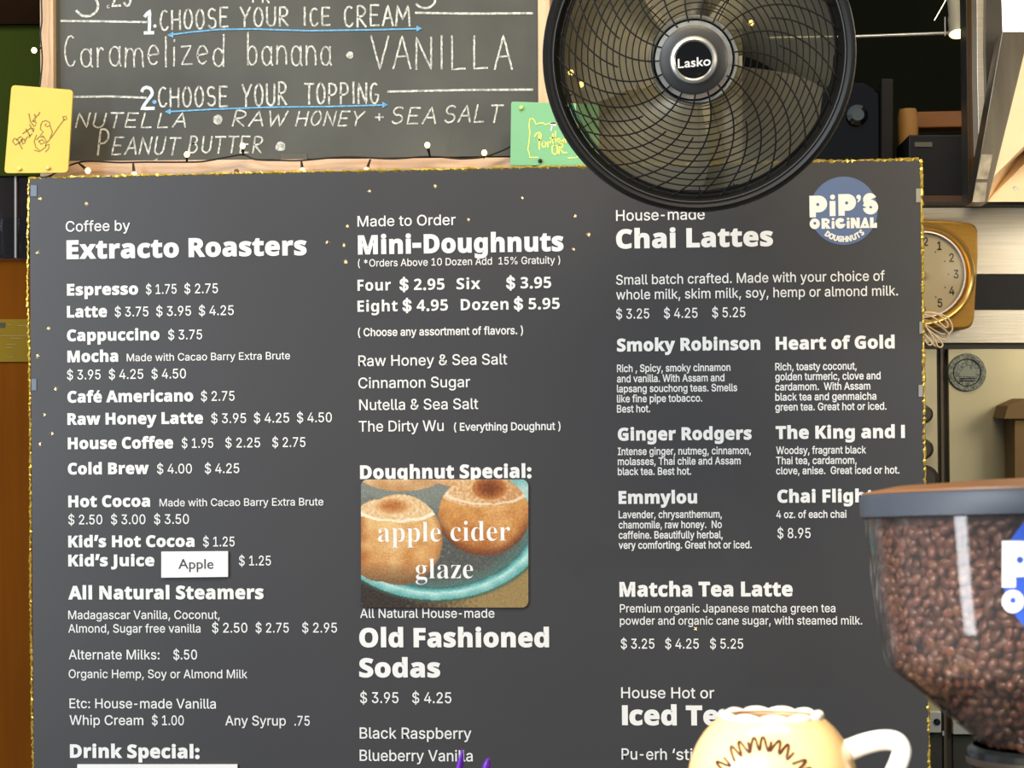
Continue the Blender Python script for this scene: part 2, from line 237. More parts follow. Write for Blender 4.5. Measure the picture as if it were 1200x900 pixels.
[114,51,891,[428,-13,341,-5,261,19,192,59,138,113,102,180,86,259,215,259,226,211,249,171,282,139,325,116,374,103,430,98,488,103,541,119,585,146,618,183,640,229,647,285,641,337,621,386,588,427,540,459,476,480,395,487,308,487,308,588,566,881,566,889,137,889,137,1000,732,1000,732,905,415,547,415,568,518,567,606,542,677,498,729,437,762,365,772,285,761,202,728,130,676,70,607,24,523,-4]],
[114,52,891,[78,207,78,311,485,1000,611,1000,213,326,213,319,812,319,812,207],[554,0,554,238,554,287,554,624,674,624,674,0]],
[114,53,891,[435,-13,350,-5,275,22,212,64,163,118,130,183,117,256,240,256,250,213,271,175,302,143,341,118,385,103,435,98,492,105,543,127,585,160,617,205,638,258,644,319,637,380,616,435,583,480,540,515,488,537,428,544,378,540,329,528,285,508,252,483,132,497,189,1000,720,1000,720,889,296,889,263,593,268,593,305,619,349,639,399,651,451,656,517,649,578,631,632,601,678,561,716,511,745,454,763,390,768,321,758,229,725,149,674,81,607,30,526,-3]],
[114,54,891,[445,-13,357,-3,280,29,215,79,166,146,135,227,125,318,133,392,157,470,201,560,270,669,496,1000,633,1000,297,513,286,513,302,541,324,565,352,587,385,603,421,614,462,617,547,608,621,579,681,533,727,471,755,396,764,309,754,221,723,143,674,78,609,28,532,-3],[445,95,500,102,548,123,587,156,618,199,637,251,644,309,637,368,618,419,587,462,548,494,500,515,445,521,390,515,342,495,302,463,271,420,252,370,246,311,252,252,271,200,302,156,342,123,390,102]],
[114,55,891,[191,0,636,881,636,889,122,889,122,1000,768,1000,768,882,324,0]],
[114,56,891,[445,-13,350,-4,266,22,198,65,146,121,113,189,102,266,108,327,128,384,158,433,199,474,246,504,300,520,300,525,234,554,182,605,149,672,138,748,148,820,178,884,225,938,287,979,361,1005,445,1013,528,1005,602,979,663,938,710,884,740,820,750,748,739,672,706,605,655,554,591,525,591,520,643,504,690,474,730,433,761,384,781,327,788,266,777,189,744,121,692,65,623,22,540,-4],[445,97,507,102,560,118,603,145,635,180,655,223,662,272,655,325,634,371,600,409,556,438,504,456,445,462,385,456,333,438,289,409,255,371,234,325,227,272,233,223,253,180,285,145,329,118,382,102],[445,569,495,574,539,590,576,616,604,650,622,691,628,738,622,785,605,826,577,859,541,884,496,899,445,904,393,899,349,884,312,859,284,826,267,785,261,738,267,691,284,650,312,616,349,590,394,574]],
[114,57,891,[444,1013,532,1003,610,971,674,921,723,854,754,773,764,682,756,608,733,530,688,440,619,331,394,0,256,0,593,487,604,487,588,459,565,435,537,413,505,397,468,386,428,383,343,392,269,421,209,467,163,529,134,604,125,691,135,780,166,858,216,922,280,972,357,1003],[444,905,390,898,342,877,302,844,272,801,253,749,246,691,253,632,272,581,302,538,342,506,390,485,444,479,499,485,548,505,588,537,618,580,637,631,644,689,637,748,618,800,588,844,548,877,500,898]],
[114,36,878,[397,-146,397,1146,481,1146,481,-146],[440,-17,338,-9,251,18,179,61,126,118,90,188,75,268,205,268,217,216,243,172,280,139,327,115,381,101,440,97,504,102,562,118,610,145,648,181,671,224,679,274,673,317,653,352,622,379,582,402,481,437,361,470,251,512,169,568,132,615,110,670,102,732,113,811,147,880,201,936,270,979,353,1005,446,1013,540,1005,621,978,689,936,741,882,775,817,788,743,663,743,642,810,594,860,526,891,442,901,382,896,329,880,285,855,253,822,233,783,226,738,234,692,257,656,292,627,333,606,417,577,519,549,612,518,660,496,705,467,744,432,776,388,796,336,803,272,792,195,760,125,707,66,636,21,546,-8]],
[114,46,369,[187,-9,153,-2,124,17,104,46,97,81,104,115,124,144,153,164,187,170,222,164,251,144,271,115,277,81,271,46,251,17,222,-2]],
[114,44,369,[74,-235,133,140,269,140,166,-235]],
[114,58,369,[187,-9,153,-2,124,17,104,46,97,81,104,115,124,144,153,164,187,170,222,164,251,144,271,115,277,81,271,46,251,17,222,-2],[187,532,153,539,124,558,104,587,97,621,104,656,124,685,153,705,187,711,222,705,251,685,271,656,277,621,271,587,251,558,222,539]],
[114,40,537,[175,406,181,519,198,636,224,754,259,867,300,971,347,1060,464,1060,416,953,375,842,342,728,317,616,302,508,297,406,302,316,315,225,338,131,370,32,412,-74,464,-189,347,-189,273,-42,219,107,186,258]],
[114,41,537,[73,-189,127,-72,169,35,201,135,222,229,235,318,240,406,235,508,219,616,195,728,162,842,121,953,73,1060,190,1060,237,971,279,867,313,754,340,636,356,518,362,406,351,256,317,105,263,-44,190,-189]],
[114,42,891,[396,438,404,650,224,536,176,620,366,718,176,816,224,902,404,787,396,1000,492,1000,484,787,663,902,711,816,522,718,711,620,663,536,484,650,492,438]],
[114,38,880,[387,-13,295,-4,217,23,153,66,106,122,77,188,67,262,74,321,93,372,125,418,166,461,276,548,425,659,465,692,500,737,511,764,515,796,507,840,483,875,445,898,396,906,361,902,330,891,305,872,285,848,273,818,269,784,273,748,286,714,332,643,401,558,860,0,715,0,337,455,238,575,200,626,172,676,154,728,148,783,156,846,179,901,215,946,264,981,324,1002,393,1009,463,1002,522,981,570,947,606,903,629,852,636,795,632,751,619,711,599,673,573,639,503,576,303,428,251,384,216,343,197,302,191,258,197,212,215,172,244,138,282,113,327,97,379,91,438,98,494,116,546,147,592,188,631,238,661,298,680,366,686,441,801,441,796,354,780,283,756,226,729,182,679,122,654,92,600,46,533,13,460,-7]],
[114,37,1329,[345,556,286,563,237,584,198,617,170,659,153,708,147,762,147,811,153,864,170,913,199,955,238,988,287,1009,345,1016,404,1009,453,988,491,955,519,913,536,864,542,811,542,762,536,708,519,659,491,617,452,584,404,563],[345,644,389,653,417,679,434,718,439,762,439,811,434,854,418,893,389,920,345,929,302,920,272,893,255,854,250,811,250,762,255,718,271,679,301,653],[985,-19,926,-12,877,9,838,42,810,84,793,133,787,187,787,236,793,290,810,339,839,381,878,413,927,435,985,442,1044,435,1093,413,1131,381,1159,339,1176,290,1181,236,1181,187,1176,133,1158,84,1130,42,1092,9,1043,-12],[985,68,1028,77,1057,104,1074,143,1079,187,1079,236,1074,280,1058,318,1029,345,985,354,942,345,912,318,896,280,890,236,890,187,895,143,912,104,941,77],[260,0,948,1000,1062,1000,374,0]],
[114,45,891,[662,481,662,369,224,369,224,481]],
[114,39,405,[153,624,138,1000,266,1000,252,624]],
[114,8217,348,[101,626,160,1000,297,1000,193,626]],
[114,8216,348,[101,626,205,1000,297,1000,238,626]],
[114,233,794,[417,-16,316,-4,230,32,161,90,109,167,78,260,67,367,78,475,109,569,159,647,226,706,308,743,403,756,464,751,522,735,578,709,628,670,670,619,702,554,723,475,730,381,730,333,147,333,147,434,664,434,609,397,603,467,585,528,556,578,516,617,465,641,403,649,341,641,288,616,245,578,214,530,195,474,189,415,189,349,196,273,217,209,251,158,297,121,353,98,417,91,460,94,499,104,532,120,561,143,584,172,601,207,717,179,694,124,659,77,612,38,555,9,490,-10],[348,843,442,1040,576,1040,446,843]],
[114,43,891,[389,67,389,715,501,715,501,67],[121,338,121,444,768,444,768,338]],
[114,33,385,[132,315,124,1000,260,1000,251,315],[193,-9,158,-2,129,17,109,46,103,81,109,115,129,144,158,163,193,170,227,163,256,144,275,115,282,81,275,46,256,17,227,-2]],
[98,65,966,[0,0,353,1004,612,1004,966,0,738,0,665,238,301,238,228,0],[354,416,615,416,541,648,523,709,501,783,483,849,464,779,442,701,426,648]],
[98,66,941,[126,0,126,1000,437,1000,613,986,739,944,796,897,830,831,842,746,832,668,802,602,753,555,688,531,688,524,736,510,779,489,815,458,843,416,861,361,867,290,856,206,823,135,769,77,695,34,606,9,500,0],[338,604,461,604,539,611,589,633,616,669,625,718,614,768,583,801,528,820,450,826,338,826],[338,175,476,175,557,184,609,212,638,255,647,311,637,362,609,401,554,427,469,436,338,436]],
[98,67,892,[531,-14,390,2,277,50,190,126,129,229,93,354,81,499,95,641,136,766,203,870,295,948,370,985,455,1007,550,1014,625,1009,700,995,773,973,843,944,775,772,662,818,606,833,550,838,476,827,413,797,364,746,328,678,307,595,300,497,315,356,359,250,407,201,471,172,550,162,612,166,673,176,805,216,805,38,740,15,675,-1,607,-11]],
[98,68,1036,[126,0,126,1000,440,1000,586,986,712,944,815,875,891,779,939,658,955,510,939,355,891,228,812,128,703,57,569,14,409,0],[338,175,429,175,539,188,625,228,686,294,723,386,735,504,727,605,703,687,662,749,607,792,536,818,451,826,338,826]],
[98,69,784,[126,0,126,1000,702,1000,702,826,338,826,338,606,676,606,676,433,338,433,338,175,702,175,702,0]],
[98,70,769,[126,0,126,1000,699,1000,699,826,335,826,335,569,674,569,674,395,335,395,335,0]],
[98,71,1014,[546,-14,408,1,293,45,202,118,135,219,95,347,81,501,96,648,142,773,189,844,248,903,319,951,449,998,604,1014,683,1010,761,997,834,978,901,952,831,783,725,822,665,834,602,838,516,827,442,796,382,745,337,677,309,594,300,497,306,405,326,324,361,256,410,205,477,173,560,162,637,167,695,176,695,385,506,385,506,562,902,562,902,43,739,1,648,-10]],
[98,72,1071,[126,0,126,1000,338,1000,338,608,734,608,734,1000,945,1000,945,0,734,0,734,431,338,431,338,0]],
[98,73,545,[45,0,45,120,167,176,167,824,45,880,45,1000,500,1000,500,880,378,824,378,176,500,120,500,0]],
[98,74,464,[21,-294,-50,-289,-104,-279,-104,-102,-57,-112,-4,-116,31,-113,62,-102,89,-82,109,-49,122,-1,126,63,126,1000,338,1000,338,64,328,-52,298,-144,250,-212,186,-258,109,-285]],
[98,75,930,[126,0,126,1000,338,1000,338,542,378,602,422,660,692,1000,927,1000,578,557,930,0,689,0,427,422,338,357,338,0]],
[98,76,791,[126,0,126,1000,338,1000,338,175,744,175,744,0]],
[98,77,1321,[126,0,126,1000,415,1000,651,235,655,235,906,1000,1195,1000,1195,0,997,0,997,473,999,583,1004,700,1007,783,1001,783,744,0,549,0,308,784,303,784,308,700,313,581,315,465,315,0]],
[98,78,1139,[126,0,126,1000,394,1000,828,251,832,251,825,389,822,527,822,1000,1013,1000,1013,0,744,0,308,756,303,756,312,613,315,471,315,0]],
[98,79,1115,[557,-14,455,-7,366,15,289,50,225,99,173,159,132,231,94,357,81,503,94,648,132,773,197,875,289,952,366,987,456,1008,559,1015,661,1008,750,987,826,952,918,875,982,772,1021,647,1034,501,1021,356,982,230,918,128,826,50,750,15,660,-7],[557,164,639,174,704,204,752,254,796,361,811,501,796,643,752,749,704,799,640,829,559,839,477,829,413,799,364,749,319,643,304,501,319,361,364,254,412,204,477,174]],
[98,80,880,[126,0,126,1000,445,1000,563,991,657,963,728,917,777,854,807,778,817,688,807,603,780,525,732,456,659,402,559,367,429,356,338,356,338,0],[338,529,408,529,488,538,550,565,589,612,602,681,584,762,528,810,434,826,338,826]],
[98,81,1115,[756,-238,573,-14,557,-14,455,-7,366,15,289,50,225,99,173,159,132,231,94,357,81,503,94,648,132,773,197,875,289,952,366,987,456,1008,559,1015,661,1008,750,987,826,952,918,875,982,772,1021,647,1034,501,1019,345,973,211,926,136,864,76,787,31,1028,-238],[557,164,639,174,704,204,752,254,796,361,811,501,796,643,752,749,704,799,640,829,559,839,477,829,413,799,364,749,319,643,304,501,319,361,364,254,412,204,477,174]],
[98,82,924,[126,0,126,1000,417,1000,542,992,642,967,719,926,773,868,806,793,817,700,810,636,791,581,761,533,722,494,678,461,630,436,924,0,689,0,451,384,338,384,338,0],[338,556,406,556,496,565,557,591,591,634,602,695,590,756,554,796,492,819,402,826,338,826]],
[98,83,772,[347,-14,197,1,64,46,64,244,212,187,288,168,364,161,431,169,475,191,500,225,508,268,494,318,452,359,390,395,314,431,238,470,160,528,127,567,99,612,82,666,76,730,86,813,116,883,167,939,235,981,317,1006,415,1014,491,1009,564,996,711,944,643,779,520,822,464,834,408,838,354,831,315,810,291,777,283,737,295,689,331,653,389,618,472,577,543,541,603,502,651,459,686,409,708,349,716,277,705,195,673,124,620,65,547,21,456,-5]],
[98,84,811,[300,0,300,824,28,824,28,1000,783,1000,783,824,511,824,511,0]],
[98,85,1059,[525,-14,403,-3,302,31,223,88,165,162,131,252,119,356,119,1000,331,1000,331,388,343,283,381,214,444,176,531,164,620,178,681,218,717,289,728,389,728,1000,940,1000,940,353,928,254,894,166,837,91,757,34,653,-2]],
[98,86,910,[339,0,0,1000,214,1000,402,405,418,348,440,261,455,185,470,261,492,348,507,405,696,1000,910,1000,570,0]],
[98,87,1354,[255,0,0,1000,209,1000,336,454,354,373,373,275,385,192,398,275,416,369,431,440,577,1000,777,1000,923,440,939,370,957,275,969,192,982,275,1001,373,1018,454,1146,1000,1354,1000,1099,0,859,0,723,525,712,571,698,639,685,708,676,759,669,708,655,639,641,572,630,524,496,0]],
[98,88,934,[0,0,332,515,21,1000,255,1000,471,640,682,1000,910,1000,597,504,934,0,692,0,459,378,227,0]],
[98,89,874,[332,0,332,382,0,1000,230,1000,437,588,646,1000,874,1000,542,389,542,0]],
[98,90,811,[34,0,34,137,513,825,46,825,46,1000,765,1000,765,863,286,175,777,175,777,0]],
[98,97,846,[296,-14,202,1,126,46,89,92,66,153,59,228,68,302,97,362,144,408,251,453,401,472,534,476,534,510,526,562,502,598,464,619,415,626,359,622,305,610,199,570,130,711,195,740,267,762,343,776,423,780,518,773,596,751,659,714,704,661,732,593,741,510,741,0,595,0,555,104,549,104,499,50,445,14,381,-7],[374,139,436,149,487,179,522,227,534,291,534,354,452,352,367,341,312,315,283,276,273,227,280,186,301,159,333,144]],
[98,98,887,[529,-14,454,-6,397,16,353,48,318,84,304,84,269,0,109,0,109,1064,318,1064,318,817,315,731,310,665,318,665,354,709,401,746,460,770,535,779,615,768,685,734,744,679,788,601,815,503,824,384,815,264,787,165,742,87,683,31,612,-3],[471,155,528,170,573,215,601,288,611,387,601,485,572,555,527,598,468,612,399,599,354,562,328,498,318,408,318,385,326,287,351,215,379,182,419,162]],
[98,99,720,[420,-14,315,-4,227,28,156,81,104,156,73,255,63,378,75,505,111,606,168,683,243,737,334,768,438,779,512,775,575,763,676,727,615,566,523,598,438,611,348,585,294,508,276,380,287,280,319,210,370,169,438,155,500,160,555,173,604,194,653,221,653,43,604,17,553,-1,493,-11]],
[98,100,887,[352,-14,272,-3,202,31,144,86,99,163,72,262,63,381,72,501,99,600,144,678,204,734,275,768,357,779,432,771,493,746,541,710,577,667,584,667,574,732,569,819,569,1064,777,1064,777,0,618,0,577,99,569,99,533,55,486,19,426,-6],[424,153,498,165,546,204,573,268,583,357,583,380,574,478,548,550,519,583,477,603,422,609,360,594,314,550,284,477,275,378,284,280,314,209,361,167]],
[98,101,828,[455,-14,347,-3,252,29,173,82,113,158,76,256,63,377,74,500,109,600,163,678,235,734,323,768,424,779,523,769,606,739,675,688,726,620,757,534,768,431,768,331,275,331,289,252,327,192,386,154,465,141,536,145,599,156,661,175,724,202,724,41,666,16,606,-1,537,-11],[279,469,571,469,562,533,535,585,490,619,426,630,371,620,326,591,294,541]],
[98,102,542,[143,0,143,608,28,608,28,709,143,765,143,821,151,908,176,973,216,1019,270,1049,336,1066,413,1071,525,1062,605,1039,552,887,500,900,436,906,398,900,372,880,357,849,352,812,352,765,532,765,532,608,352,608,352,0]],
[98,103,887,[395,-336,244,-326,176,-313,109,-291,109,-125,255,-169,408,-183,497,-164,551,-106,569,-10,569,6,571,55,574,99,569,99,526,48,475,13,417,-7,352,-14,268,-2,197,32,139,90,97,169,72,266,63,381,72,497,98,594,141,674,200,732,272,767,357,779,445,766,518,729,578,667,584,667,601,765,777,765,777,-1,767,-102,734,-185,681,-251,606,-298,511,-327],[426,150,495,161,544,195,573,258,583,354,583,380,573,485,545,556,495,596,423,609,341,584,292,507,276,378,293,251,343,175]],
[98,104,920,[109,0,109,1064,318,1064,318,847,314,739,308,667,319,667,361,717,413,752,474,772,541,779,618,771,685,749,740,712,782,659,807,588,815,499,815,0,606,0,606,447,593,539,552,594,483,612,427,605,384,583,354,547,327,468,318,360,318,0]],
[98,105,427,[214,860,170,866,134,882,109,914,101,962,109,1012,134,1043,170,1059,214,1064,257,1059,294,1043,319,1012,328,962,319,914,294,882,257,866],[109,0,109,765,318,765,318,0]],
[98,106,427,[214,860,170,866,134,882,109,914,101,962,109,1012,134,1043,170,1059,214,1064,257,1059,294,1043,319,1012,328,962,319,914,294,882,257,866],[48,-336,-26,-331,-90,-319,-90,-155,-42,-165,8,-168,47,-162,80,-144,102,-109,109,-52,109,765,318,765,318,-83,311,-150,291,-210,256,-262,205,-302,136,-328]],
[98,107,868,[109,0,109,1064,318,1064,318,588,314,502,307,416,310,416,353,475,401,532,615,765,850,765,546,433,868,0,627,0,408,310,318,238,318,0]],
[98,108,427,[109,0,109,1064,318,1064,318,0]],
[98,109,1375,[109,0,109,765,269,765,297,667,308,667,350,717,404,752,466,772,531,779,609,772,674,751,725,717,763,667,782,667,823,717,879,752,942,772,1007,779,1087,771,1152,749,1204,712,1241,659,1263,588,1270,499,1270,0,1062,0,1062,447,1049,539,1011,594,947,612,876,597,829,553,803,481,794,384,794,0,585,0,585,447,573,539,534,594,471,612,419,605,379,583,351,547,326,468,318,360,318,0]],
[98,110,920,[109,0,109,765,269,765,297,667,308,667,351,717,408,752,474,772,543,779,620,771,686,749,741,712,782,659,807,588,815,499,815,0,606,0,606,447,599,519,577,571,539,602,483,612,426,605,383,583,353,547,327,468,318,360,318,0]],
[98,111,867,[431,-14,331,-2,242,32,167,89,111,167,75,266,63,384,74,501,107,599,162,676,237,733,328,767,436,779,537,767,626,732,700,676,756,599,792,501,804,384,793,266,759,168,704,90,629,32,538,-2],[434,154,505,169,554,212,582,284,591,384,582,483,554,554,505,596,433,611,362,596,313,554,285,483,276,384,285,284,313,212,362,169]],
[98,112,887,[109,-336,109,765,279,765,308,665,318,665,354,708,401,745,460,770,535,779,615,768,685,734,744,679,788,601,815,503,824,384,814,264,787,166,741,88,681,31,610,-3,529,-14,455,-6,398,16,353,48,318,84,307,84,318,-28,318,-336],[471,155,533,170,576,215,602,288,611,387,595,512,547,587,468,612,399,599,354,562,328,498,318,408,318,385,326,287,351,215,379,182,419,162]],
[98,113,887,[569,-336,569,-15,577,99,569,99,534,55,487,19,428,-6,352,-14,271,-3,202,31,143,86,99,163,72,262,63,381,72,501,99,600,144,678,204,734,274,768,356,779,432,771,492,746,540,710,577,667,583,667,601,765,777,765,777,-336],[426,150,499,163,547,201,573,265,583,354,583,380,574,478,548,550,519,583,477,603,423,609,358,594,312,550,285,477,276,378,293,251,343,175]],
[98,114,636,[109,0,109,765,268,765,298,636,308,636,348,690,401,737,464,768,536,779,573,777,606,773,591,577,562,582,529,584,477,579,427,565,383,540,348,504,325,454,318,389,318,0]],
[98,115,696,[317,-14,179,-4,122,10,64,31,64,203,197,157,265,143,324,139,376,143,411,157,430,178,437,204,426,239,381,275,272,325,154,386,114,419,85,459,69,507,63,566,72,631,100,684,146,725,242,765,366,779,435,775,501,765,567,746,634,718,571,569,465,609,414,621,363,625,311,619,281,602,270,574,282,541,328,510,430,465,543,410,586,377,617,338,636,289,643,227,634,155,606,96,561,48,497,14,416,-7]],
[98,116,608,[371,-14,306,-8,249,8,200,39,163,86,140,152,132,239,132,608,32,608,32,696,147,766,207,927,340,927,340,765,555,765,555,608,340,608,340,239,347,202,366,174,395,158,431,153,499,160,563,176,563,21,480,-4]],
[98,117,920,[377,-14,300,-7,234,16,179,53,138,106,113,177,105,266,105,765,314,765,314,318,321,246,343,195,381,163,437,153,494,160,537,182,567,218,593,297,602,405,602,765,811,765,811,0,651,0,623,98,612,98,569,47,512,13,446,-7]],
[98,118,797,[291,0,0,765,218,765,366,329,386,248,395,172,401,172,410,249,431,329,578,765,797,765,506,0]],
[98,119,1199,[231,0,14,765,221,765,310,426,327,342,342,247,352,175,357,175,363,228,373,296,384,359,392,398,486,765,716,765,805,398,819,335,833,246,839,175,845,175,854,244,870,340,889,426,980,765,1185,765,965,0,738,0,679,268,663,338,640,439,616,539,601,605,595,605,581,539,557,439,534,338,517,265,455,0]],
[98,120,810,[7,0,266,391,20,765,256,765,405,521,555,765,791,765,542,391,803,0,566,0,405,262,244,0]],
[98,121,797,[154,-336,93,-333,48,-325,48,-160,85,-165,130,-168,189,-158,235,-128,268,-84,291,-32,304,6,0,765,228,765,373,335,389,271,398,202,402,202,414,271,431,335,573,765,797,765,473,-98,420,-202,347,-277,257,-321]],
[98,122,683,[38,0,38,123,392,605,59,605,59,765,629,765,629,629,284,160,641,160,641,0]],
[98,48,801,[399,-14,289,1,201,47,134,123,88,225,60,351,50,500,59,651,84,777,129,879,195,954,284,1000,399,1015,508,1000,596,955,664,880,711,777,740,650,749,500,741,350,715,224,670,123,604,48,515,1],[399,157,446,166,483,195,508,242,532,349,539,500,532,650,508,758,483,806,446,835,399,845,352,835,315,806,290,758,268,650,261,500,268,350,290,243,315,195,352,166]],
[98,49,801,[367,0,367,578,369,674,373,777,342,747,300,709,185,616,83,744,405,1000,578,1000,578,0]],
[98,50,801,[56,0,56,147,307,401,429,530,469,580,496,626,512,671,517,718,509,771,484,808,445,830,395,838,338,831,283,811,227,779,168,735,53,871,145,941,197,970,257,994,327,1009,410,1014,502,1005,579,978,642,936,688,882,717,817,727,744,719,665,694,593,654,525,599,458,448,308,319,188,319,178,755,178,755,0]],
[98,51,801,[342,-14,188,0,53,41,53,220,119,192,188,171,256,158,319,154,416,164,478,193,512,241,524,304,519,343,503,375,474,400,429,418,366,429,283,433,207,433,207,595,284,595,366,600,425,613,466,633,491,660,504,693,508,730,500,777,475,813,432,836,366,843,299,837,242,819,153,770,55,916,119,954,193,986,279,1007,381,1014,477,1007,558,986,625,952,676,904,706,846,716,776,700,683,653,611,584,559,500,527,500,522,606,497,683,450,730,381,745,291,734,209,702,135,648,73,571,26,469,-4]],
[98,52,801,[451,0,451,207,24,207,24,354,462,1000,657,1000,657,371,777,371,777,207,657,207,657,0],[210,371,451,371,451,541,452,619,456,705,459,758,454,758,427,703,394,648]],
[98,53,801,[338,-14,261,-11,190,0,125,17,69,41,69,223,126,198,193,177,264,163,331,158,413,168,474,197,511,246,524,317,502,401,435,451,324,468,242,460,172,445,88,490,126,1000,668,1000,668,821,311,821,293,625,344,634,420,639,506,630,583,604,647,561,695,501,726,426,737,335,725,234,692,149,636,79,558,27,458,-4]],
[98,54,801,[415,-14,317,-2,230,33,155,92,98,177,61,288,49,424,52,511,62,595,79,677,106,754,144,825,194,887,258,939,338,978,435,1003,550,1011,619,1009,685,1001,685,832,627,842,564,846,454,836,372,807,314,760,276,697,254,621,244,534,252,534,286,579,333,616,393,641,469,650,551,641,620,613,678,567,721,505,746,427,755,333,745,233,714,148,663,78,595,27,512,-4],[410,155,466,166,511,198,541,253,550,331,542,396,517,445,474,477,415,487,371,482,333,467,302,444,279,415,264,382,259,349,263,303,276,258,297,218,327,185,365,163]],
[98,55,801,[155,0,531,822,38,822,38,1000,755,1000,755,867,377,0]],
[98,56,801,[401,-14,297,-6,210,18,141,57,90,111,59,176,49,254,63,347,105,420,167,477,241,522,179,569,127,624,92,691,80,773,91,846,125,906,177,953,243,986,319,1006,401,1013,484,1006,560,986,625,953,676,906,709,846,720,772,707,690,669,624,611,571,541,528,642,463,686,423,721,376,743,322,751,259,740,182,707,115,654,60,583,20,498,-6],[401,616,445,641,485,670,512,707,521,756,512,800,487,832,448,852,399,859,352,852,313,832,287,800,279,756,288,709,315,672,355,642],[398,141,466,150,515,175,545,214,555,265,549,300,532,331,477,383,409,426,391,436,332,402,286,364,255,319,245,266,255,216,284,176,331,150]],
[98,57,801,[249,-14,181,-12,115,-4,115,165,174,155,235,151,346,161,428,191,486,239,524,301,546,377,556,464,548,464,513,418,470,381,410,356,326,347,247,357,179,384,122,430,79,493,53,571,45,664,55,764,86,849,137,919,205,970,288,1001,385,1011,482,999,570,964,644,905,702,820,738,710,751,573,748,488,738,403,721,320,694,243,656,172,606,110,541,58,461,19,365,-6],[385,510,429,515,467,531,498,554,521,583,536,615,541,648,536,694,524,739,503,780,473,813,436,835,389,842,333,831,289,800,259,745,249,667,258,602,283,552,325,520]],
[115,97,755,[559,-22,497,-11,457,22,440,77,369,23,293,-9,209,-19,141,-8,88,25,55,76,44,139,55,200,87,253,139,299,261,360,437,417,437,529,430,583,410,620,375,642,324,649,271,644,239,628,229,602,249,563,265,535,270,507,263,471,241,443,209,425,170,419,129,426,98,446,79,478,72,519,81,568,108,611,151,648,208,676,277,693,355,699,490,685,578,642,614,596,636,536,643,462,643,137,647,87,655,78,668,75,704,91,723,60,672,15,618,-13],[332,74,382,90,410,110,437,139,437,372,338,333,279,270,260,184,268,123,292,86]],
[115,112,816,[38,-305,38,-271,68,-267,88,-257,102,-242,111,-221,115,-140,115,534,112,590,102,622,80,638,43,647,43,681,314,681,314,577,365,646,429,687,506,701,579,689,643,655,696,601,735,530,760,446,768,351,760,249,735,159,694,83,639,26,574,-10,499,-22,431,-12,373,19,324,71,324,-127,333,-217,346,-243,367,-258,434,-270,434,-305],[429,62,487,79,525,130,547,218,555,339,548,458,529,544,509,581,478,603,437,611,394,600,357,569,324,516,324,150,351,101,386,72]],
[115,108,438,[40,0,40,35,77,42,100,56,111,81,115,122,115,873,112,915,103,942,83,958,44,965,44,1000,326,1000,326,122,329,83,339,58,360,42,395,35,395,0]],
[115,101,661,[338,-22,257,-11,186,23,126,77,81,150,52,240,43,345,53,442,83,528,130,599,191,653,264,688,345,699,424,690,491,662,546,615,588,552,613,473,621,381,621,364,257,364,278,214,339,123,438,93,494,104,546,136,593,189,625,159,546,59,450,-2],[255,422,442,422,442,472,438,553,424,608,397,641,354,652,299,629,266,561,255,447]],
[115,99,645,[342,-22,262,-11,190,24,129,78,83,149,53,234,43,329,54,430,88,520,141,595,210,652,292,688,383,701,478,689,549,655,594,603,609,538,603,501,585,473,556,454,519,448,470,460,441,494,431,550,432,574,434,596,427,627,406,646,372,652,302,625,260,545,246,412,260,270,301,167,342,121,391,93,448,84,524,103,596,158,625,133,545,47,450,-5]],
[115,105,435,[221,795,178,803,142,827,119,862,111,906,119,949,142,985,178,1010,221,1018,265,1010,300,985,324,949,332,906,324,862,299,827,264,803],[40,0,40,35,77,42,100,56,111,81,115,122,115,553,112,598,103,625,82,639,44,645,46,681,326,681,326,122,329,83,339,58,360,42,395,35,395,0]],
[115,100,813,[307,-22,234,-11,170,23,117,76,77,146,51,229,43,323,52,429,79,521,122,597,178,653,246,688,320,699,385,690,441,662,490,615,490,881,484,919,466,945,434,959,386,965,386,1000,701,1000,701,165,704,119,713,89,735,71,776,60,776,24,645,12,490,-22,490,86,442,26,381,-10],[376,62,410,69,443,91,471,124,490,167,490,531,478,565,453,592,420,610,382,617,341,609,309,586,286,549,265,461,258,336,264,215,285,128,321,79]],
[115,114,631,[40,0,40,35,77,42,100,56,111,81,115,122,115,553,112,599,102,626,81,639,44,645,46,681,320,681,320,553,362,616,411,662,462,690,512,699,566,691,605,667,628,631,636,584,629,545,611,515,581,495,544,488,511,493,487,507,454,549,437,565,414,571,384,561,355,530,334,483,327,422,327,122,333,81,349,55,381,42,434,35,434,0]],
[115,103,718,[320,-308,195,-298,105,-267,49,-220,31,-164,44,-120,84,-84,150,-56,96,-21,63,19,52,66,62,118,93,162,146,203,224,242,127,296,68,370,49,466,58,531,87,588,133,634,192,670,264,692,345,699,430,691,512,668,696,668,696,588,588,588,627,521,640,447,632,386,606,332,566,287,513,254,450,233,378,226,344,227,311,229,276,223,247,207,228,184,221,156,231,129,261,113,310,108,385,108,489,103,569,88,626,64,664,28,686,-20,693,-81,683,-147,651,-202,598,-248,481,-293],[345,273,390,285,418,320,433,379,438,463,433,548,418,606,390,640,345,652,301,640,272,606,256,548,251,463,256,379,272,320,301,285],[353,-255,478,-243,553,-206,578,-145,570,-112,547,-91,507,-79,450,-75,212,-75,174,-113,161,-159,173,-196,208,-227,267,-248]],
[115,122,643,[28,0,28,31,369,631,282,631,210,623,159,597,122,549,96,475,58,475,69,681,603,681,603,639,276,55,335,55,425,65,489,96,535,152,571,236,606,236,588,0]],
[103,65,978,[531,1006,430,1006,0,0,147,0,273,295,698,295,831,0,978,0],[478,786,639,424,328,424]],
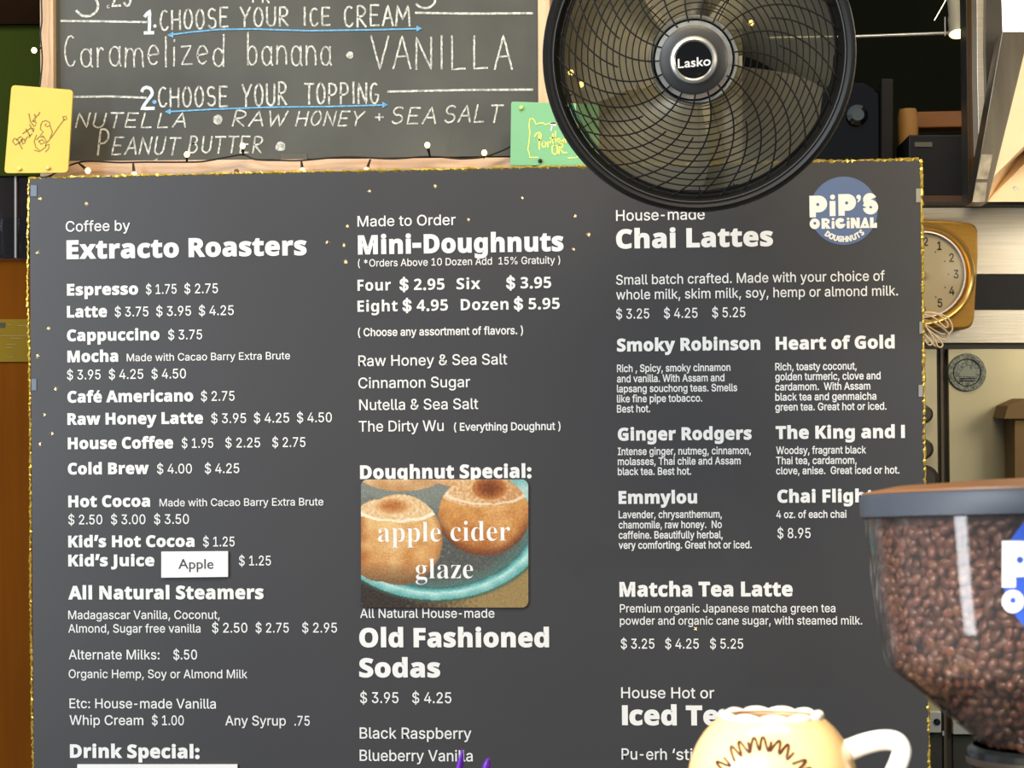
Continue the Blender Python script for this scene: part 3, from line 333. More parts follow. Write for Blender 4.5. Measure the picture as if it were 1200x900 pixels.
[103,97,626,[603,117,562,91,534,82,515,90,509,116,509,455,497,535,463,596,412,638,346,663,270,672,182,662,110,632,51,582,51,440,117,501,188,537,260,548,326,537,365,499,378,433,378,397,262,356,199,333,138,304,87,267,51,216,38,148,58,68,115,10,199,-13,259,-6,319,17,377,54,395,16,428,-6,477,-13,532,-2,603,38],[378,133,342,104,304,86,264,79,215,91,182,123,170,172,199,238,275,286,378,326]],
[103,112,733,[214,16,283,-6,346,-13,456,3,548,49,619,120,664,213,680,324,665,442,619,535,544,603,440,644,309,658,84,658,84,-337,214,-337],[214,541,333,541,410,532,470,504,513,460,538,400,547,326,537,254,508,192,464,145,406,115,337,104,275,112,214,133]],
[103,108,321,[226,1000,95,1000,95,0,226,0]],
[103,101,702,[642,191,566,148,490,121,412,111,343,119,286,144,241,183,209,239,191,309,654,309,641,441,604,542,544,614,465,657,368,672,266,656,181,611,116,541,75,449,60,337,74,231,114,135,179,58,268,6,380,-13,480,-5,564,21,642,65],[194,396,225,484,285,540,371,559,451,539,504,482,525,396]],
[103,115,565,[475,617,376,658,282,672,208,664,148,641,103,604,74,554,65,493,97,400,173,331,264,276,340,227,372,176,359,136,324,111,276,101,215,111,142,139,60,188,60,47,139,12,213,-7,289,-13,359,-4,419,22,465,62,495,116,506,180,492,242,444,300,358,365,265,423,214,465,198,497,209,528,239,549,284,557,339,550,404,528,475,488]],
[103,107,702,[674,658,519,658,227,336,557,0,733,0,393,336],[221,1000,91,1000,91,0,221,0]],
[103,111,809,[400,672,289,655,193,608,119,536,70,443,53,336,70,222,117,126,191,51,286,4,400,-13,518,3,617,50,692,123,740,220,757,336,739,446,691,538,615,610,517,655],[399,554,472,544,534,514,582,467,612,406,623,334,613,256,584,192,537,144,475,114,399,104,328,115,270,146,225,194,196,258,186,336,197,407,226,467,271,514,329,544]]]
GL = {chr(row[0]) + chr(row[1]): [row[2]] + row[3:] for row in OUTLINES}
_cache = {}
def shrink(l, d, sg):
    n = len(l); off = []
    for i in range(n):
        a = Vector(l[i]) - Vector(l[i - 1]); b = Vector(l[(i + 1) % n]) - Vector(l[i])
        na = Vector((a.y, -a.x)).normalized() * sg; nb = Vector((b.y, -b.x)).normalized() * sg
        mm = (na + nb)
        mm = mm / max(mm.length_squared / 2, .6) if mm.length > 1e-6 else na
        off.append((l[i][0] + mm.x * d, l[i][1] + mm.y * d))
    return off
def loops_mesh(loops, d=0.0):
    """fill loops (first-level holes by orientation) and thicken the outline by d"""
    ar = [sum(l[i - 1][0] * l[i][1] - l[i][0] * l[i - 1][1] for i in range(len(l))) / 2 for l in loops]
    sg = 1 if ar[max(range(len(ar)), key=lambda i: abs(ar[i]))] > 0 else -1
    def inside(p, l):
        c = False
        for i in range(len(l)):
            (x1, y1), (x2, y2) = l[i - 1], l[i]
            if (y1 > p[1]) != (y2 > p[1]) and p[0] < (x2 - x1) * (p[1] - y1) / (y2 - y1) + x1: c = not c
        return c
    vs = []; fs = []; lay = 0
    if d < 0: loops = [shrink(l, d, sg) for l in loops]; d = 0
    for i, l in enumerate(loops):
        if ar[i] * sg <= 0: continue
        holes = [h for j, h in enumerate(loops) if ar[j] * sg < 0 and inside(h[0], l)]
        allp = [p for q in [l] + holes for p in q]; k = len(vs)
        tri = tessellate_polygon([[Vector((p[0], p[1], 0)) for p in q] for q in [l] + holes])
        vs += [(p[0], p[1], lay) for p in allp]; fs += [tuple(a + k for a in t) for t in tri]; lay += 1
    if d:
        for l in loops:
            n = len(l); k = len(vs); off = shrink(l, d, sg)
            vs += [(p[0], p[1], lay) for p in l] + [(p[0], p[1], lay) for p in off]; lay += 1
            fs += [(k + i, k + (i + 1) % n, k + n + (i + 1) % n, k + n + i) for i in range(n)]
    return vs, fs
def glyph(key, d):
    if (key, d) not in _cache:
        g = GL[key]; loops = [[(s[i] / 1000, s[i + 1] / 1000) for i in range(0, len(s), 2)] for s in g[1:]]
        _cache[(key, d)] = (g[0] / 1000,) + (loops_mesh([l for l in loops if len(l) > 2], d) if loops else ([], []))
    return _cache[(key, d)]
def text2d(s, font='r', d=0.0):
    """-> verts, faces with cap height 1, width"""
    x = 0; vs = []; fs = []
    for ch in s:
        if ch == ' ': x += .37; continue
        key, dd = font + ch, d
        if key not in GL: key, dd = 'r' + ch, d + (.045 if font == 'b' else 0)
        if ch == 'é' and font == 'b': key, dd = 'bé', d
        a, v, f = glyph(key, dd); k = len(vs)
        q0 = -.1 if (ch == '-' and font == 'b') else 0; vs += [(p[0] + x + q0, p[1], p[2]) for p in v]; a += 2 * q0; fs += [tuple(i + k for i in q) for q in f]
        x += a + (.035 if font == 'b' else 0)
    return vs, fs
def cap_line(s, x0, x1, ybase, cap, font, d, y, zbase=None):
    """text set on the plane Y = y between two pixel columns -> verts, faces, baseline height"""
    a = on(x0, ybase, y); b = on(x1, ybase, y); zb = a.z if zbase is None else zbase
    vs, fs = text2d(s, font, d)
    mn, mx = min(p[0] for p in vs), max(p[0] for p in vs)
    k = (b.x - a.x) / (mx - mn); c = cap * DIST / FPX * (DIST + y) / DIST
    return [(a.x + (p[0] - mn) * k, y - p[2] * 4e-5, zb + p[1] * c) for p in vs], fs, zb
g_e = GL['be']; g_ac = [s for s in GL['ré'][1:]]
_ac = min(g_ac, key=lambda s: -sum(s[1::2]) / (len(s) / 2))
GL['bé'] = g_e + [_ac]
GL['bI'] = [330, [55, 0, 275, 0, 275, 1000, 55, 1000]]
GL['r-'] = [round(GL['r-'][0] * .8)] + [[round(v * .76) if i % 2 == 0 else v for i, v in enumerate(s)] for s in GL['r-'][1:]]

# ------------------------------------------------------------------ materials
M_board = mat('board_charcoal', (62, 62, 64), .42, vary=.05, scale=3, coat=.22, coat_r=.012, bump=.015, bscale=900, spec=.5)
M_white = mat('white_print', (236, 236, 234), .5, vary=.03)
M_card = mat('white_card', (240, 240, 240), .5, vary=.02)
M_ink = mat('dark_ink', (60, 60, 66), .6)
M_logo = mat('blue_print', (92, 112, 152), .45, vary=.04)
M_gold = mat('gold_foil', (226, 192, 84), .3, metal=.7, vary=.25, scale=60, bump=.5, bscale=140)
M_chalkbd = mat('chalkboard_slate', (72, 74, 70), .75, rgb2=(90, 92, 87), scale=5, bump=.03, bscale=400)
M_chalk = mat('white_chalk', (150, 152, 146), .95, rgb2=(228, 230, 222), scale=260, bump=.1, bscale=500)
M_chalkb = mat('pale_blue_chalk', (190, 205, 215), .95, rgb2=(232, 240, 242), scale=200)
M_blue = mat('blue_chalk', (88, 150, 196), .9, rgb2=(130, 190, 226), scale=220)
M_pine = mat('pine', (205, 168, 138), .6, rgb2=(228, 196, 165), scale=14, stretch=(.4, 1, 6), bump=.1, bscale=80)
M_pinev = mat('pine_upright', (196, 160, 124), .6, rgb2=(224, 192, 156), scale=14, stretch=(6, 1, .4), bump=.1, bscale=80)
M_wire = mat('dark_green_wire', (24, 26, 18), .55)
M_bulb = mat('warm_bulb', (255, 220, 150), .4, emit=((255, 214, 130), 7))
M_bulbr = mat('warm_bulb_far', (255, 220, 150), .4, emit=((255, 214, 140), 260))
M_tape = mat('clear_blue_tape', (108, 122, 138), .35, vary=.06)
M_tapeg = mat('grey_tape', (150, 148, 140), .4)
M_yellow = mat('yellow_card', (230, 196, 76), .45, vary=.04, coat=.2)
M_green = mat('mint_card', (128, 190, 142), .45, vary=.03, coat=.2)
M_lime = mat('lime_paint', (222, 232, 120), .6)
M_pencil = mat('brown_ink', (150, 122, 62), .7)
M_black = mat('black_plastic', (14, 15, 16), .48, vary=.1, spec=.4)
M_blackm = mat('matt_black', (9, 9, 9), .6, spec=.3)
M_ringhi = mat('painted_rim_highlight', (120, 122, 124), .25, metal=.6)  # lighter grey stands in for the highlight along the fan rim
M_hub = mat('dark_grey_plastic', (56, 57, 58), .45)
M_silver = mat('silver_band', (205, 205, 198), .28, metal=.7, vary=.04)
M_chrome = mat('chrome', (235, 235, 235), .07, metal=1, vary=.02)
M_dull = mat('dull_steel', (130, 136, 132), .18, metal=1)
M_blackg = mat('black_gloss', (8, 8, 9), .08)
M_steel = mat('brushed_steel', (204, 196, 178), .34, metal=.45, vary=.08, scale=30, stretch=(.3, 1, 12), bump=.08, bscale=60)
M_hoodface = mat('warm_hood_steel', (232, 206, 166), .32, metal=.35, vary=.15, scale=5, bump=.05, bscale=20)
M_steel2 = mat('satin_steel', (186, 178, 146), .36, metal=.5, vary=.14, scale=4, bump=.22, bscale=5)
M_steeld = mat('dark_steel', (78, 74, 68), .35, metal=.7, vary=.15, scale=12)
M_dark = mat('dark_gasket', (38, 34, 27), .6)
M_black2 = mat('near_black_metal', (9, 10, 14), .55, spec=.3)
M_brass = mat('aged_brass', (142, 104, 30), .34, metal=.5, vary=.06, scale=40, stretch=(1, 1, 8), bump=.04, bscale=120)
M_face = mat('clock_face', (176, 164, 136), .5, vary=.05)
M_num = mat('clock_ink', (48, 42, 32), .6)
M_cord = mat('cream_cord', (214, 190, 158), .5)
M_brown = mat('orange_brown_wood', (112, 60, 4), .9, spec=.1, vary=.12, scale=6, stretch=(8, 1, .5))
M_paper = mat('old_yellow_paper', (134, 108, 30), .8, spec=.1)
M_greenw = mat('green_wall_paint', (44, 54, 10), .9, spec=.1, vary=.1, scale=3)
M_olive = mat('olive_wall_paint', (128, 118, 92), .8, vary=.1, scale=3)
M_dkbrown = mat('dark_brown_wall', (26, 14, 4), .9, spec=.05)
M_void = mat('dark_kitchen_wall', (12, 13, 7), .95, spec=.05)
M_orange = mat('amber_wood', (116, 68, 16), .6, vary=.15)
M_tan = mat('kraft_roll', (146, 106, 52), .7)
M_kraft = mat('brown_cardboard', (94, 72, 34), .7)
M_shelf = mat('walnut_shelf', (64, 38, 14), .6)
M_clear = clear('clear_hopper_plastic', (240, 238, 238), .05, 1.0, .03, (190, 180, 180))
M_glass = clear('cabinet_glass', (190, 186, 190), .05, 1.3)
M_smoke = clear('smoky_blade_plastic', (176, 172, 150), .3, 1.0, .44, (160, 154, 130))
M_lidt = mat('brown_lid_reflection', (142, 96, 58), .4)  # brown reflection on the lid's top put into its colour
M_lid = mat('slate_lid', (64, 70, 80), .45)
M_collar = mat('black_collar', (20, 24, 26), .2, coat=.5)
M_core = mat('bean_mass', (34, 18, 10), .8)
M_sticker = mat('royal_blue_sticker', (44, 84, 186), .4, vary=.03)
M_cream = mat('cream_glaze', (238, 198, 138), .22, vary=.04, scale=10, coat=.5)
M_icing = mat('white_icing_glaze', (252, 248, 240), .2, vary=.02, coat=.5)
M_drizzle = mat('brown_glaze_line', (66, 30, 16), .35, coat=.2)
M_tandim = mat('tan_glaze', (226, 186, 128), .3)
M_purple = mat('purple_plastic', (112, 34, 190), .38, vary=.08)
M_glow = mat('hot_lamp_face', (255, 200, 110), .4, emit=((255, 196, 96), 16))
M_lampw = mat('lamp_housing', (150, 146, 130), .4, metal=.3)
M_panelw = mat('light_panel', (255, 255, 250), .5, emit=((255, 252, 240), 2.2))
M_floor = mat('floor_concrete', (96, 90, 84), .7)
M_counter = mat('counter_wood', (110, 82, 56), .5)

# ------------------------------------------------------------------ setting
def xz(px, py, y): p = on(px, py, y); return p.x, p.z
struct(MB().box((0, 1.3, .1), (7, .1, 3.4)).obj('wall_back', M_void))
struct(MB().box((0, -1.8, -1.65), (7, 6.3, .1)).obj('floor', M_floor))
# left strip of wall beside the chalkboard
struct(slab('wall_left', [(-160, 28), (49, 28), (49, 206), (-160, 206)], .16, .04, M_greenw))
struct(slab('trim_1', [(-160, -60), (50, -60), (50, 28), (-160, 28)], .15, .05, M_dkbrown))
struct(slab('wall_middle', [(640, -60), (870, -60), (870, 260), (640, 260)], .20, .04, M_olive))

# glazed cabinet over the brown panel
t = thing('glazed_cabinet', 'dark glazed cabinet behind the left edge of the menu board', 'cabinet', on(0, 300, .18))
def sl(name, pts, y, th, m, par, bevel=0):
    o = slab(name, pts, y, th, m, None, bevel); o.parent = par; o.matrix_parent_inverse = par.matrix_basis.inverted() if par else Matrix(); return o
bpy.context.view_layer.update()
def child(o, par):
    o.parent = par; o.matrix_parent_inverse = (Matrix.Translation(par.location) @ par.rotation_euler.to_matrix().to_4x4()).inverted(); return o
def cs(name, pts, y, th, m, par, bevel=0): return child(slab(name, pts, y, th, m, None, bevel), par)
cs('back_panel', rect(-150, 206, 60, 304), .30, .02, mat('plum_brown', (158, 112, 96), .7), t)  # one even plum-brown base colour for the cabinet back
cs('glass_pane', rect(-150, 206, 60, 303), .17, .004, M_glass, t)
cs('pale_strip', rect(16.9, 203, 19.1, 302), .165, .008, M_tapeg, t)  # narrow pale strip over the glass pane
for gx, gside in ((8, 'left of'), (28, 'right of')):
    g = MB().lathe([(.001, 0), (.016, .002), (.019, .06), (.018, .062), (.015, .004)], 16)
    p = on(gx, 303, .24); o = g.obj('drinking_glass', M_glass, smooth=True); o.location = p
    tag(o, 'clear drinking glass ' + gside + ' the pale strip in the dark cabinet', 'glass', 'glasses in the dark cabinet')
o = slab('brown_panel', rect(-160, 304, 70, 960), .18, .03, M_brown)
tag(o, 'orange brown wooden panel at the left edge below the cabinet', 'panel')
o = thing('paper_notice', 'yellowed paper notice taped to the brown panel', 'notice', on(10, 400, .178))
cs('sheet', rect(-90, 374, 38, 424), .177, .002, M_paper, o)
cs('printed_mark', rect(-1, 378, 6, 384), .1765, .0004, M_num, o)
m = MB()
for (a, b, yy) in ((9, 13, 380), (20, 31, 381), (0, 31, 393), (7, 19, 403), (7, 15, 407), (7, 16, 418), (12, 27, 396)):
    m.prism(pp(rect(a, yy, b, yy + .9), .1765), .1765, .1769)
child(m.obj('printed_lines', M_pencil), o)

# ------------------------------------------------------------------ chalkboard
YC = .06
cb = thing('chalkboard', 'pine framed chalkboard of ice cream choices above the menu board', 'chalkboard', on(340, 190, YC))
cs('slate', [(62, 190), (634, 182), (636, -70), (61, -70)], YC, .012, M_chalkbd, cb)
o = cs('frame_rail', [(47, 207), (654, 201), (654, 184), (47, 189)], YC - .012, .03, M_pine, cb, .001)
cs('frame_rail', [(48, 189), (63, 189), (62, -70), (46, -70)], YC - .012, .03, M_pinev, cb, .001)
cs('frame_rail', [(631, 184), (645, 184), (644, -70), (630, -70)], YC - .012, .03, M_pinev, cb, .001)
# joints and a drawing pin hole in the bottom rail
o = MB().lathe([(.0005, 0), (.0035, 0), (.003, .002), (.0005, .0025)], 12, 'Y').obj('knot', mat('knot_brown', (120, 82, 60), .7)); o.location = on(277, 200.5, YC - .0121); child(o, cb)

# stroke letters in a unit box
def arc(cx, cy, rx, ry, a0, a1, n=10): return [(cx + rx * math.cos(R_(a0 + (a1 - a0) * k / n)), cy + ry * math.sin(R_(a0 + (a1 - a0) * k / n))) for k in range(n + 1)]
SF = {
 'C': [arc(.55, .5, .45, .5, 60, 320)], 'H': [[(.05, 0), (.05, 1)], [(.9, 0), (.9, 1)], [(.05, .5), (.9, .52)]],
 'O': [arc(.5, .5, .42, .5, 90, 450, 16)], 'o': [arc(.5, .5, .42, .5, 90, 450, 16)],
 'S': [arc(.5, .75, .38, .25, 40, 250) + arc(.5, .26, .4, .26, 80, -150)],
 'E': [[(.85, 1), (.1, 1), (.1, 0), (.9, .02)], [(.1, .52), (.75, .52)]], 'Y': [[(.0, 1), (.45, .5)], [(.95, 1), (.4, .4), (.4, 0)]],
 'U': [[(.1, 1), (.1, .3)] + arc(.5, .3, .4, .3, 180, 360, 8) + [(.9, 1)]],
 'R': [[(.1, 0), (.1, 1)] + arc(.35, .75, .5, .25, 90, -90, 8) + [(.12, .5), (.9, 0)]],
 'I': [[(.5, 0), (.5, 1)]], 'A': [[(0, 0), (.5, 1), (1, 0)], [(.18, .36), (.85, .38)]],
 'M': [[(.02, 0), (.12, 1), (.5, .3), (.9, 1), (1, 0)]], 'T': [[(.5, 0), (.5, 1)], [(0, 1), (1, 1)]],
 'P': [[(.12, 0), (.12, 1)] + arc(.4, .72, .5, .28, 90, -90, 8) + [(.12, .44)]],
 'N': [[(.05, 0), (.05, 1), (.9, 0), (.9, 1)]], 'G': [arc(.52, .5, .45, .5, 60, 330) + [(.95, .45), (.6, .45)]],
 'V': [[(0, 1), (.5, 0), (1, 1)]], 'L': [[(.1, 1), (.1, 0), (.85, .02)]], 'W': [[(0, 1), (.25, 0), (.5, .8), (.75, 0), (1, 1)]],
 'B': [[(.1, 0), (.1, 1)] + arc(.35, .77, .4, .23, 90, -90, 8) + arc(.35, .27, .52, .27, 90, -90, 8) + [(.1, 0)]],
 'Z': [[(.1, 1), (.9, 1), (.1, 0), (.95, 0)]],
 'a': [arc(.48, .3, .4, .3, 30, 330, 14), [(.88, .6), (.86, .1), (.98, 0)]], 'r': [[(.15, .6), (.18, 0)], arc(.55, .35, .36, .25, 175, 50, 6)],
 'm': [[(.03, 0), (.05, .62)], [(.05, .35)] + arc(.28, .4, .2, .2, 150, 0, 6) + [(.5, 0)], [(.5, .35)] + arc(.72, .4, .22, .2, 150, 0, 6) + [(.97, 0)]],
 'e': [[(.1, .3), (.86, .36)] + arc(.48, .32, .4, .3, 10, 315, 14)], 'l': [[(.5, 0), (.5, 1)]],
 'i': [[(.5, 0), (.5, .6)], [(.5, .78), (.55, .84)]], 'z': [[(.1, .58), (.85, .6), (.12, 0), (.95, .02)]],
 'd': [arc(.45, .3, .38, .3, 30, 330, 14), [(.88, 1.05), (.86, 0)]], 'b': [[(.12, 1.05), (.12, 0)], arc(.5, .3, .38, .3, 150, -150, 14)],
 'n': [[(.1, 0), (.1, .6)], [(.1, .3)] + arc(.5, .32, .38, .27, 160, 0, 8) + [(.9, 0)]],
 '1': [[(.2, .75), (.6, 1), (.55, 0)], [(.2, 0), (.9, 0)]], '2': [arc(.45, .74, .38, .26, 160, -20, 8) + [(.05, 0), (.95, .02)]],
 '3': [arc(.4, .76, .42, .24, 140, -80, 8) + arc(.4, .27, .52, .27, 80, -150, 12)], '5': [[(.85, 1), (.2, 1), (.15, .58)] + arc(.42, .32, .42, .3, 120, -140, 10)],
 '.': [arc(.5, .04, .06, .04, 0, 360, 6)], '+': [[(.5, 0), (.5, 1)], [(0, .5), (1, .5)]],
 't': [[(.45, .95), (.45, .08), (.7, 0)], [(.15, .65), (.8, .68)]],
}
def hand(name, s, x0, x1, top, base, m, par, w=2.2, slant=0, y=YC - .0006, rise=0, jit=.03, wts=None):
    mb = MB(); px = DIST / FPX * (DIST + y) / DIST; n = len(s)
    ws = [({'M': 1.35, 'm': 1.5, 'W': 1.3, 'I': .45, 'l': .35, 'i': .4, '.': .3, '1': .7, 'r': .7}.get(c, 1)) for c in s]
    gap = .28; tot = sum(ws) + gap * (n - 1); u = (x1 - x0) / tot; x = x0
    rnd = random.Random(hash(s) % 7 + int(x0))
    for c, cw in zip(s, ws):
        sy = rnd.uniform(-jit, jit) * (base - top); b = base - rise * (x - x0) / max(1, x1 - x0) + sy; hgt = (base - top) * (1 + rnd.uniform(-jit, jit))
        for si, st in enumerate(SF[c]):
            pts = [xz(x + p[0] * cw * u + slant * p[1] * hgt, b - p[1] * hgt, y) for p in st]
            dense = []
            for a, q in zip(pts, pts[1:]):
                k = max(1, int(math.dist(a, q) / (px * 4)))
                dense += [(a[0] + (q[0] - a[0]) * j / k + rnd.uniform(-.25, .25) * px, a[1] + (q[1] - a[1]) * j / k + rnd.uniform(-.25, .25) * px) for j in range(k)]
            dense.append(pts[-1]); mb.ribbon(dense, w * px, y - si * 6e-5)
        x += (cw + gap) * u
    return child(mb.obj(name, m), par)
def stroke(name, pts, w, m, par, y=YC - .0006):
    px = DIST / FPX * (DIST + y) / DIST
    return child(MB().ribbon([xz(a, b, y) for a, b in pts], w * px, y).obj(name, m), par)
def dot(name, x, yy, r, m, par, y=YC - .0006):
    px = DIST / FPX; c = xz(x, yy, y); mb = MB(); n = 12
    mb.add([(c[0] + r * px * math.cos(6.283 * k / n) * random.uniform(.85, 1.1), y, c[1] + r * px * math.sin(6.283 * k / n) * random.uniform(.85, 1.1)) for k in range(n)], [tuple(range(n))])
    return child(mb.obj(name, m), par)
CW = 'chalk_lettering'
hand(CW, '3', 91, 117, -26, 20, M_chalk, cb, 3); hand(CW, '.', 122, 132, -8, 8, M_chalk, cb, 3); hand(CW, '25', 131, 155, -24, 7, M_chalk, cb, 2.8)
hand(CW, '3', 489, 512, -26, 9, M_chalk, cb, 2.6); hand(CW, 'P', 296, 300, -16, 3, M_chalk, cb, 2.2); hand(CW, 'R', 307, 316, -16, 3, M_chalk, cb, 2.2)
hand(CW, '1', 167, 181, 12, 38, M_chalkb, cb, 4); dot(CW, 181.5, 30.5, 2.2, M_chalkb, cb); hand(CW, 'CHOOSE', 187, 268, 13, 35.5, M_chalk, cb, 2.4, rise=4); hand(CW, 'YOUR', 282, 338.5, 8.5, 31, M_chalk, cb, 2.4, rise=1)
hand(CW, 'ICE', 354.6, 387.6, 9, 30, M_chalk, cb, 2.4); hand(CW, 'CREAM', 402.6, 480, 7, 31, M_chalk, cb, 2.4, rise=1)
hand(CW, 'Caramelized', 74.7, 264, 42, 78, M_chalk, cb, 2.1, rise=1.5, jit=.04); hand(CW, 'banana', 289, 388.5, 39, 76, M_chalk, cb, 2.1)
dot(CW, 410, 64.5, 4.6, M_chalk, cb); hand(CW, 'VANILLA', 435, 600, 42, 80.5, M_chalk, cb, 2.2, rise=-1)
hand(CW, '2', 165, 181, 102, 127, M_chalkb, cb, 4); dot(CW, 181, 119.5, 2.6, M_blue, cb); hand(CW, 'CHOOSE', 185, 267.5, 102.5, 125, M_chalk, cb, 2.4, rise=1); hand(CW, 'YOUR', 284, 336.6, 98.5, 124, M_chalk, cb, 2.4, rise=2)
hand(CW, 'TOPPING', 357, 444, 97.5, 121.5, M_chalk, cb, 2.4)
hand(CW, 'NUTELLA', 88, 217, 132, 149, M_chalk, cb, 2, .25); dot(CW, 255, 140, 6.3, M_chalk, cb); hand(CW, 'RAW', 271, 333, 130, 148, M_chalk, cb, 2, .25)
hand(CW, 'HONEY', 346, 424, 130.5, 147, M_chalk, cb, 2, .25); hand(CW, '+', 440, 449, 133.5, 141, M_chalk, cb, 2); hand(CW, 'SEA', 457, 510, 126, 145, M_chalk, cb, 2, .2); hand(CW, 'SALT', 519, 586, 123.5, 143, M_chalk, cb, 2, .2)
hand(CW, 'P', 113, 126, 153, 182, M_chalk, cb, 2.4, .12); hand(CW, 'EANUT', 130, 208, 161, 181, M_chalk, cb, 2.1, .2); hand(CW, 'BUTTER', 220, 307, 160, 179, M_chalk, cb, 2.1, .15); dot(CW, 328.5, 171.5, 6.3, M_chalk, cb)
for a in ([(71.5, 24.5), (120, 25), (173, 26)], [(487, 15), (555, 16), (624, 15.5)], [(87, 113.5), (130, 113), (171, 114.5)], [(454.5, 107.4), (540, 105.5), (624, 105)]):
    stroke('chalk_rule', a, 2.6, M_chalk, cb)
for P in ([(198, 41), (225, 37.5), (256, 34.5), (300, 34), (360, 36), (430, 35), (493, 33.6)], [(195, 131), (250, 128), (320, 125.5), (380, 125), (453, 123)]):
    stroke('chalk_arrow', P, 1.9, M_blue, cb, YC - .0009)
    for (ex, ey), s in ((P[0], 1), (P[-1], -1)):
        mb = MB(); q = [xz(ex - s * 2, ey, YC - .001), xz(ex + s * 5, ey - 3.8, YC - .001), xz(ex + s * 5, ey + 3.2, YC - .001)]
        mb.add([(a, YC - .001, b) for a, b in q], [(0, 1, 2)]); child(mb.obj('arrow_head', M_blue), cb)
o = cs('tape_scrap', [(178, 189), (185, 185), (184, 189.5)], YC - .001, .0008, M_tapeg, cb)
cs('tape_scrap', rect(329, 180, 360, 186.5), YC - .001, .0008, mat('clear_tape', (96, 96, 88), .3), cb)

# ------------------------------------------------------------------ menu board
mbd = thing('menu_board', 'large charcoal menu board with white lettering and a glittering gold edge', 'menu board', on(560, 900, 0))
cs('panel', [(34.5, 208.5), (1078, 187), (1090.5, 1000), (40.5, 1000)], 0, .012, M_board, mbd)
def trim(pts, w, seed):
    rnd = random.Random(seed); P = []; rr = []; px = DIST / FPX
    for (a, b), (c, d) in zip(pts, pts[1:]):
        k = int(math.dist((a, b), (c, d)) / 2.6)
        for j in range(k):
            p = on(a + (c - a) * j / k, b + (d - b) * j / k, .002); P.append(p + Vector((rnd.uniform(-.9, .9), rnd.uniform(-1, .5), rnd.uniform(-.9, .9))) * px * .8); rr.append(w * px * rnd.uniform(.55, 1.25))
    me = MB().tube(P, rr, 5); child(me.obj('gold_trim', M_gold, smooth=False), mbd)
trim([(34, 209.5), (300, 203), (560, 198), (820, 192.5), (1079, 187)], 2.3, 1)
trim([(34, 209), (33, 300), (32.5, 340), (34.5, 420), (35.5, 500), (36, 700), (38, 860), (40, 905), (40.5, 996)], 1.7, 2)
trim([(1079, 187), (1081, 300), (1082.5, 480), (1085, 700), (1088.5, 900), (1090, 996)], 2.2, 3)
